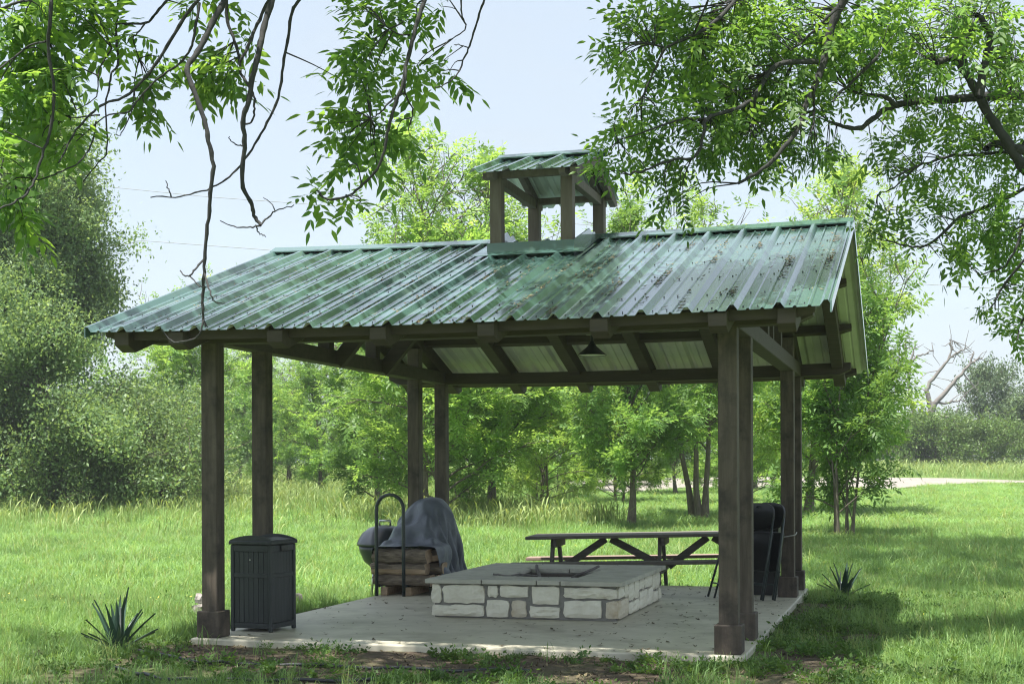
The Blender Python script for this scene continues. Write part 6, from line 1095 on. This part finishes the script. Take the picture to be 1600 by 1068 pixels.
def sample(n, y0, y1, seed, pad=.35, power=1.):
    r = np.random.default_rng(seed); y = y0 + (y1 - y0) * r.random(n) ** power; x = (r.uniform(-1, 1, n)) * (.366 * y + pad)
    k = r.random(n) < 1; return x[k], y[k]
def off_slab(x, y, m=.0):
    X, Y = to_pav(x, y); return ~((X > SLAB[0] - m) & (X < SLAB[1] + m) & (Y > SLAB[2] - m) & (Y < SLAB[3] + m))
def wedge(y0, y1, dens, seed, pad=.6):
    """points with an even density per square metre over the strip of lawn in view"""
    r = np.random.default_rng(seed); W1 = .366 * y1 + pad; n = int(2 * W1 * (y1 - y0) * dens); x = r.uniform(-W1, W1, n); y = r.uniform(y0, y1, n); k = np.abs(x) < .366 * y + pad
    return x[k], y[k]
T1 = [tuft('lawn_tuft', 1, 22, .085, .0052, .07, M['grass'], .9), tuft('lawn_tuft', 2, 20, .11, .0055, .07, M['grass'], .7), tuft('lawn_tuft', 3, 16, .15, .005, .06, M['grass'], .8), tuft('lawn_tuft', 4, 12, .20, .005, .06, M['tall'], .6)]
T2 = [tuft('meadow_tuft', 5, 16, .42, .008, .14, M['tall'], .5, True), tuft('meadow_tuft', 6, 18, .34, .009, .15, M['grass'], .6), tuft('meadow_tuft', 7, 14, .52, .007, .13, M['tall'], .35, True)]
WD = [weed('weed_rosette', 8, 7, .10, M['weed']), weed('weed_rosette', 9, 9, .075, M['weed']), weed('weed_rosette', 10, 6, .14, M['weed'])]
r_ = np.random.default_rng(55)
def lawn(name, label, y0, y1, dens, seed, sc0, wide):
    x, y = wedge(y0, y1, dens, seed); d = dirt(x, y); r = np.random.default_rng(seed + 1)
    k = ~on_road(x, y) & off_slab(x, y, .03) & (r.random(len(x)) > np.clip(d * 1.35, 0, .985)); x, y = x[k], y[k]
    patch = 1 + .28 * smooth_noise(x, y, 1.3, 17); s = sc0 * r.uniform(.7, 1.25, len(x)) * patch
    idx = np.where(r.random(len(x)) < .07, 3, r.integers(0, 3, len(x)))
    scatter(name, label, T1, x, y, s, seed + 2, idx, np.full(len(x), wide) * r.uniform(.85, 1.2, len(x)))
lawn('lawn_grass', 'short bright lawn grass around the pavilion', 8.4, 17, 210, 301, .95, 1.0)
lawn('lawn_grass', 'lawn grass in the middle distance behind the pavilion', 17, 32, 62, 311, 1.25, 1.6)
lawn('lawn_grass', 'far lawn grass towards the trees and the road', 32, 66, 17, 321, 1.15, 3.2)
def meadow():
    x, y = wedge(27, 72, 5.2, 401); r = np.random.default_rng(402); left = np.clip((2 - x) / 10 + smooth_noise(x, y, 9, 5) * .4, 0, 1) * np.clip((y - 26) / 10, 0, 1); k = r.random(len(x)) < left; x, y = x[k], y[k]
    x2, y2 = wedge(70, 104, 3.0, 403); k = r.random(len(x2)) < .9; x2, y2 = x2[k], y2[k]
    X = np.concatenate([x, x2]); Y = np.concatenate([y, y2]); k = ~on_road(X, Y); X, Y = X[k], Y[k]
    for cx, cy, rad, n in ((by_px(785, 32.4)[0], 32.4, 1.9, 380), (by_px(690, 36)[0], 36, 1.7, 220), (by_px(640, 37)[0], 36, 1.5, 180)):
        a = r.uniform(0, 6.28, n); q = np.sqrt(r.random(n)) * rad; X = np.concatenate([X, cx + q * np.cos(a) * 1.4]); Y = np.concatenate([Y, cy + q * np.sin(a)])
    scatter('meadow_grass', 'tall seeding meadow grass beyond the lawn', T2, X, Y, r.uniform(.8, 1.6, len(X)) * np.where(Y > 70, 1.15, 1), 404, None, np.where(Y > 60, 2.2, 1.4))
meadow()
def weeds():
    x, y = wedge(8.4, 16.5, 140, 501); d = dirt(x, y); r = np.random.default_rng(502); pn = smooth_noise(x, y, .5, 21)
    X, Y = to_pav(x, y)
    k = off_slab(x, y, .0) & (r.random(len(x)) < np.clip(.05 + (d > .05) * (.16 + .45 * pn) + (X > SLAB[1] - .3) * .22, 0, .9)); x, y = x[k], y[k]
    scatter('weeds', 'low broad leaved weeds on the bare soil round the slab', WD, x, y, r.uniform(.28, .75, len(x)) ** 1.0, 503)
weeds()
# soil clods and mulch in front of the slab
def mulch():
    x, y = wedge(8.6, 16, 420, 601); d = dirt(x, y); r = np.random.default_rng(602); k = off_slab(x, y, .01) & (r.random(len(x)) < d * .8); x, y = x[k], y[k]; n = len(x)
    P = np.stack([x, y, ground_z(x, y) + .006], 1); N_ = r.normal(0, .35, (n, 3)) + np.array((0, 0, 1.)); N_ /= np.linalg.norm(N_, axis=1)[:, None]; V, T = chips(P, N_, .019, 603)
    tag(link('mulch', np_mesh('mulch', V, tris=T, mats=[M['litter']])), 'dead leaves and wood chips on the soil in front of the slab', kind='stuff')
mulch()
def flowers():
    x, y = wedge(9.5, 26, 6, 701); r = np.random.default_rng(702); k = off_slab(x, y, .3) & (dirt(x, y) < .05) & (smooth_noise(x, y, 2.5, 40) > .1); x, y = x[k], y[k]; n = len(x)
    P = np.stack([x, y, ground_z(x, y) + r.uniform(.06, .13, n)], 1); N_ = r.normal(0, .4, (n, 3)) + np.array((0, -.4, 1.)); N_ /= np.linalg.norm(N_, axis=1)[:, None]; V, T = chips(P, N_, .011, 703)
    tag(link('wildflowers', np_mesh('wildflowers', V, tris=T, mats=[mat('yellow_petal', (.55, .45, .05), (.7, .6, .12), 3, .7, 0)])), 'tiny yellow flowers dotted through the lawn', kind='stuff')
flowers()

# ------------------------------------------------------------------ thin air haze round the whole place
mb = MB(); mb.box(-420, 420, -70, 420, -1.5, 40)
hm = bpy.data.materials.new('haze_air'); hm.use_nodes = True; ht = hm.node_tree
ht.nodes.remove(ht.nodes['Principled BSDF']); pv = ht.nodes.new('ShaderNodeVolumePrincipled'); pv.inputs['Color'].default_value = (.86, .92, 1, 1); pv.inputs['Density'].default_value = .0006; pv.inputs['Anisotropy'].default_value = .2
ht.links.new(pv.outputs[0], ht.nodes['Material Output'].inputs['Volume'])
tag(mb.build('haze', hm), kind='stuff')
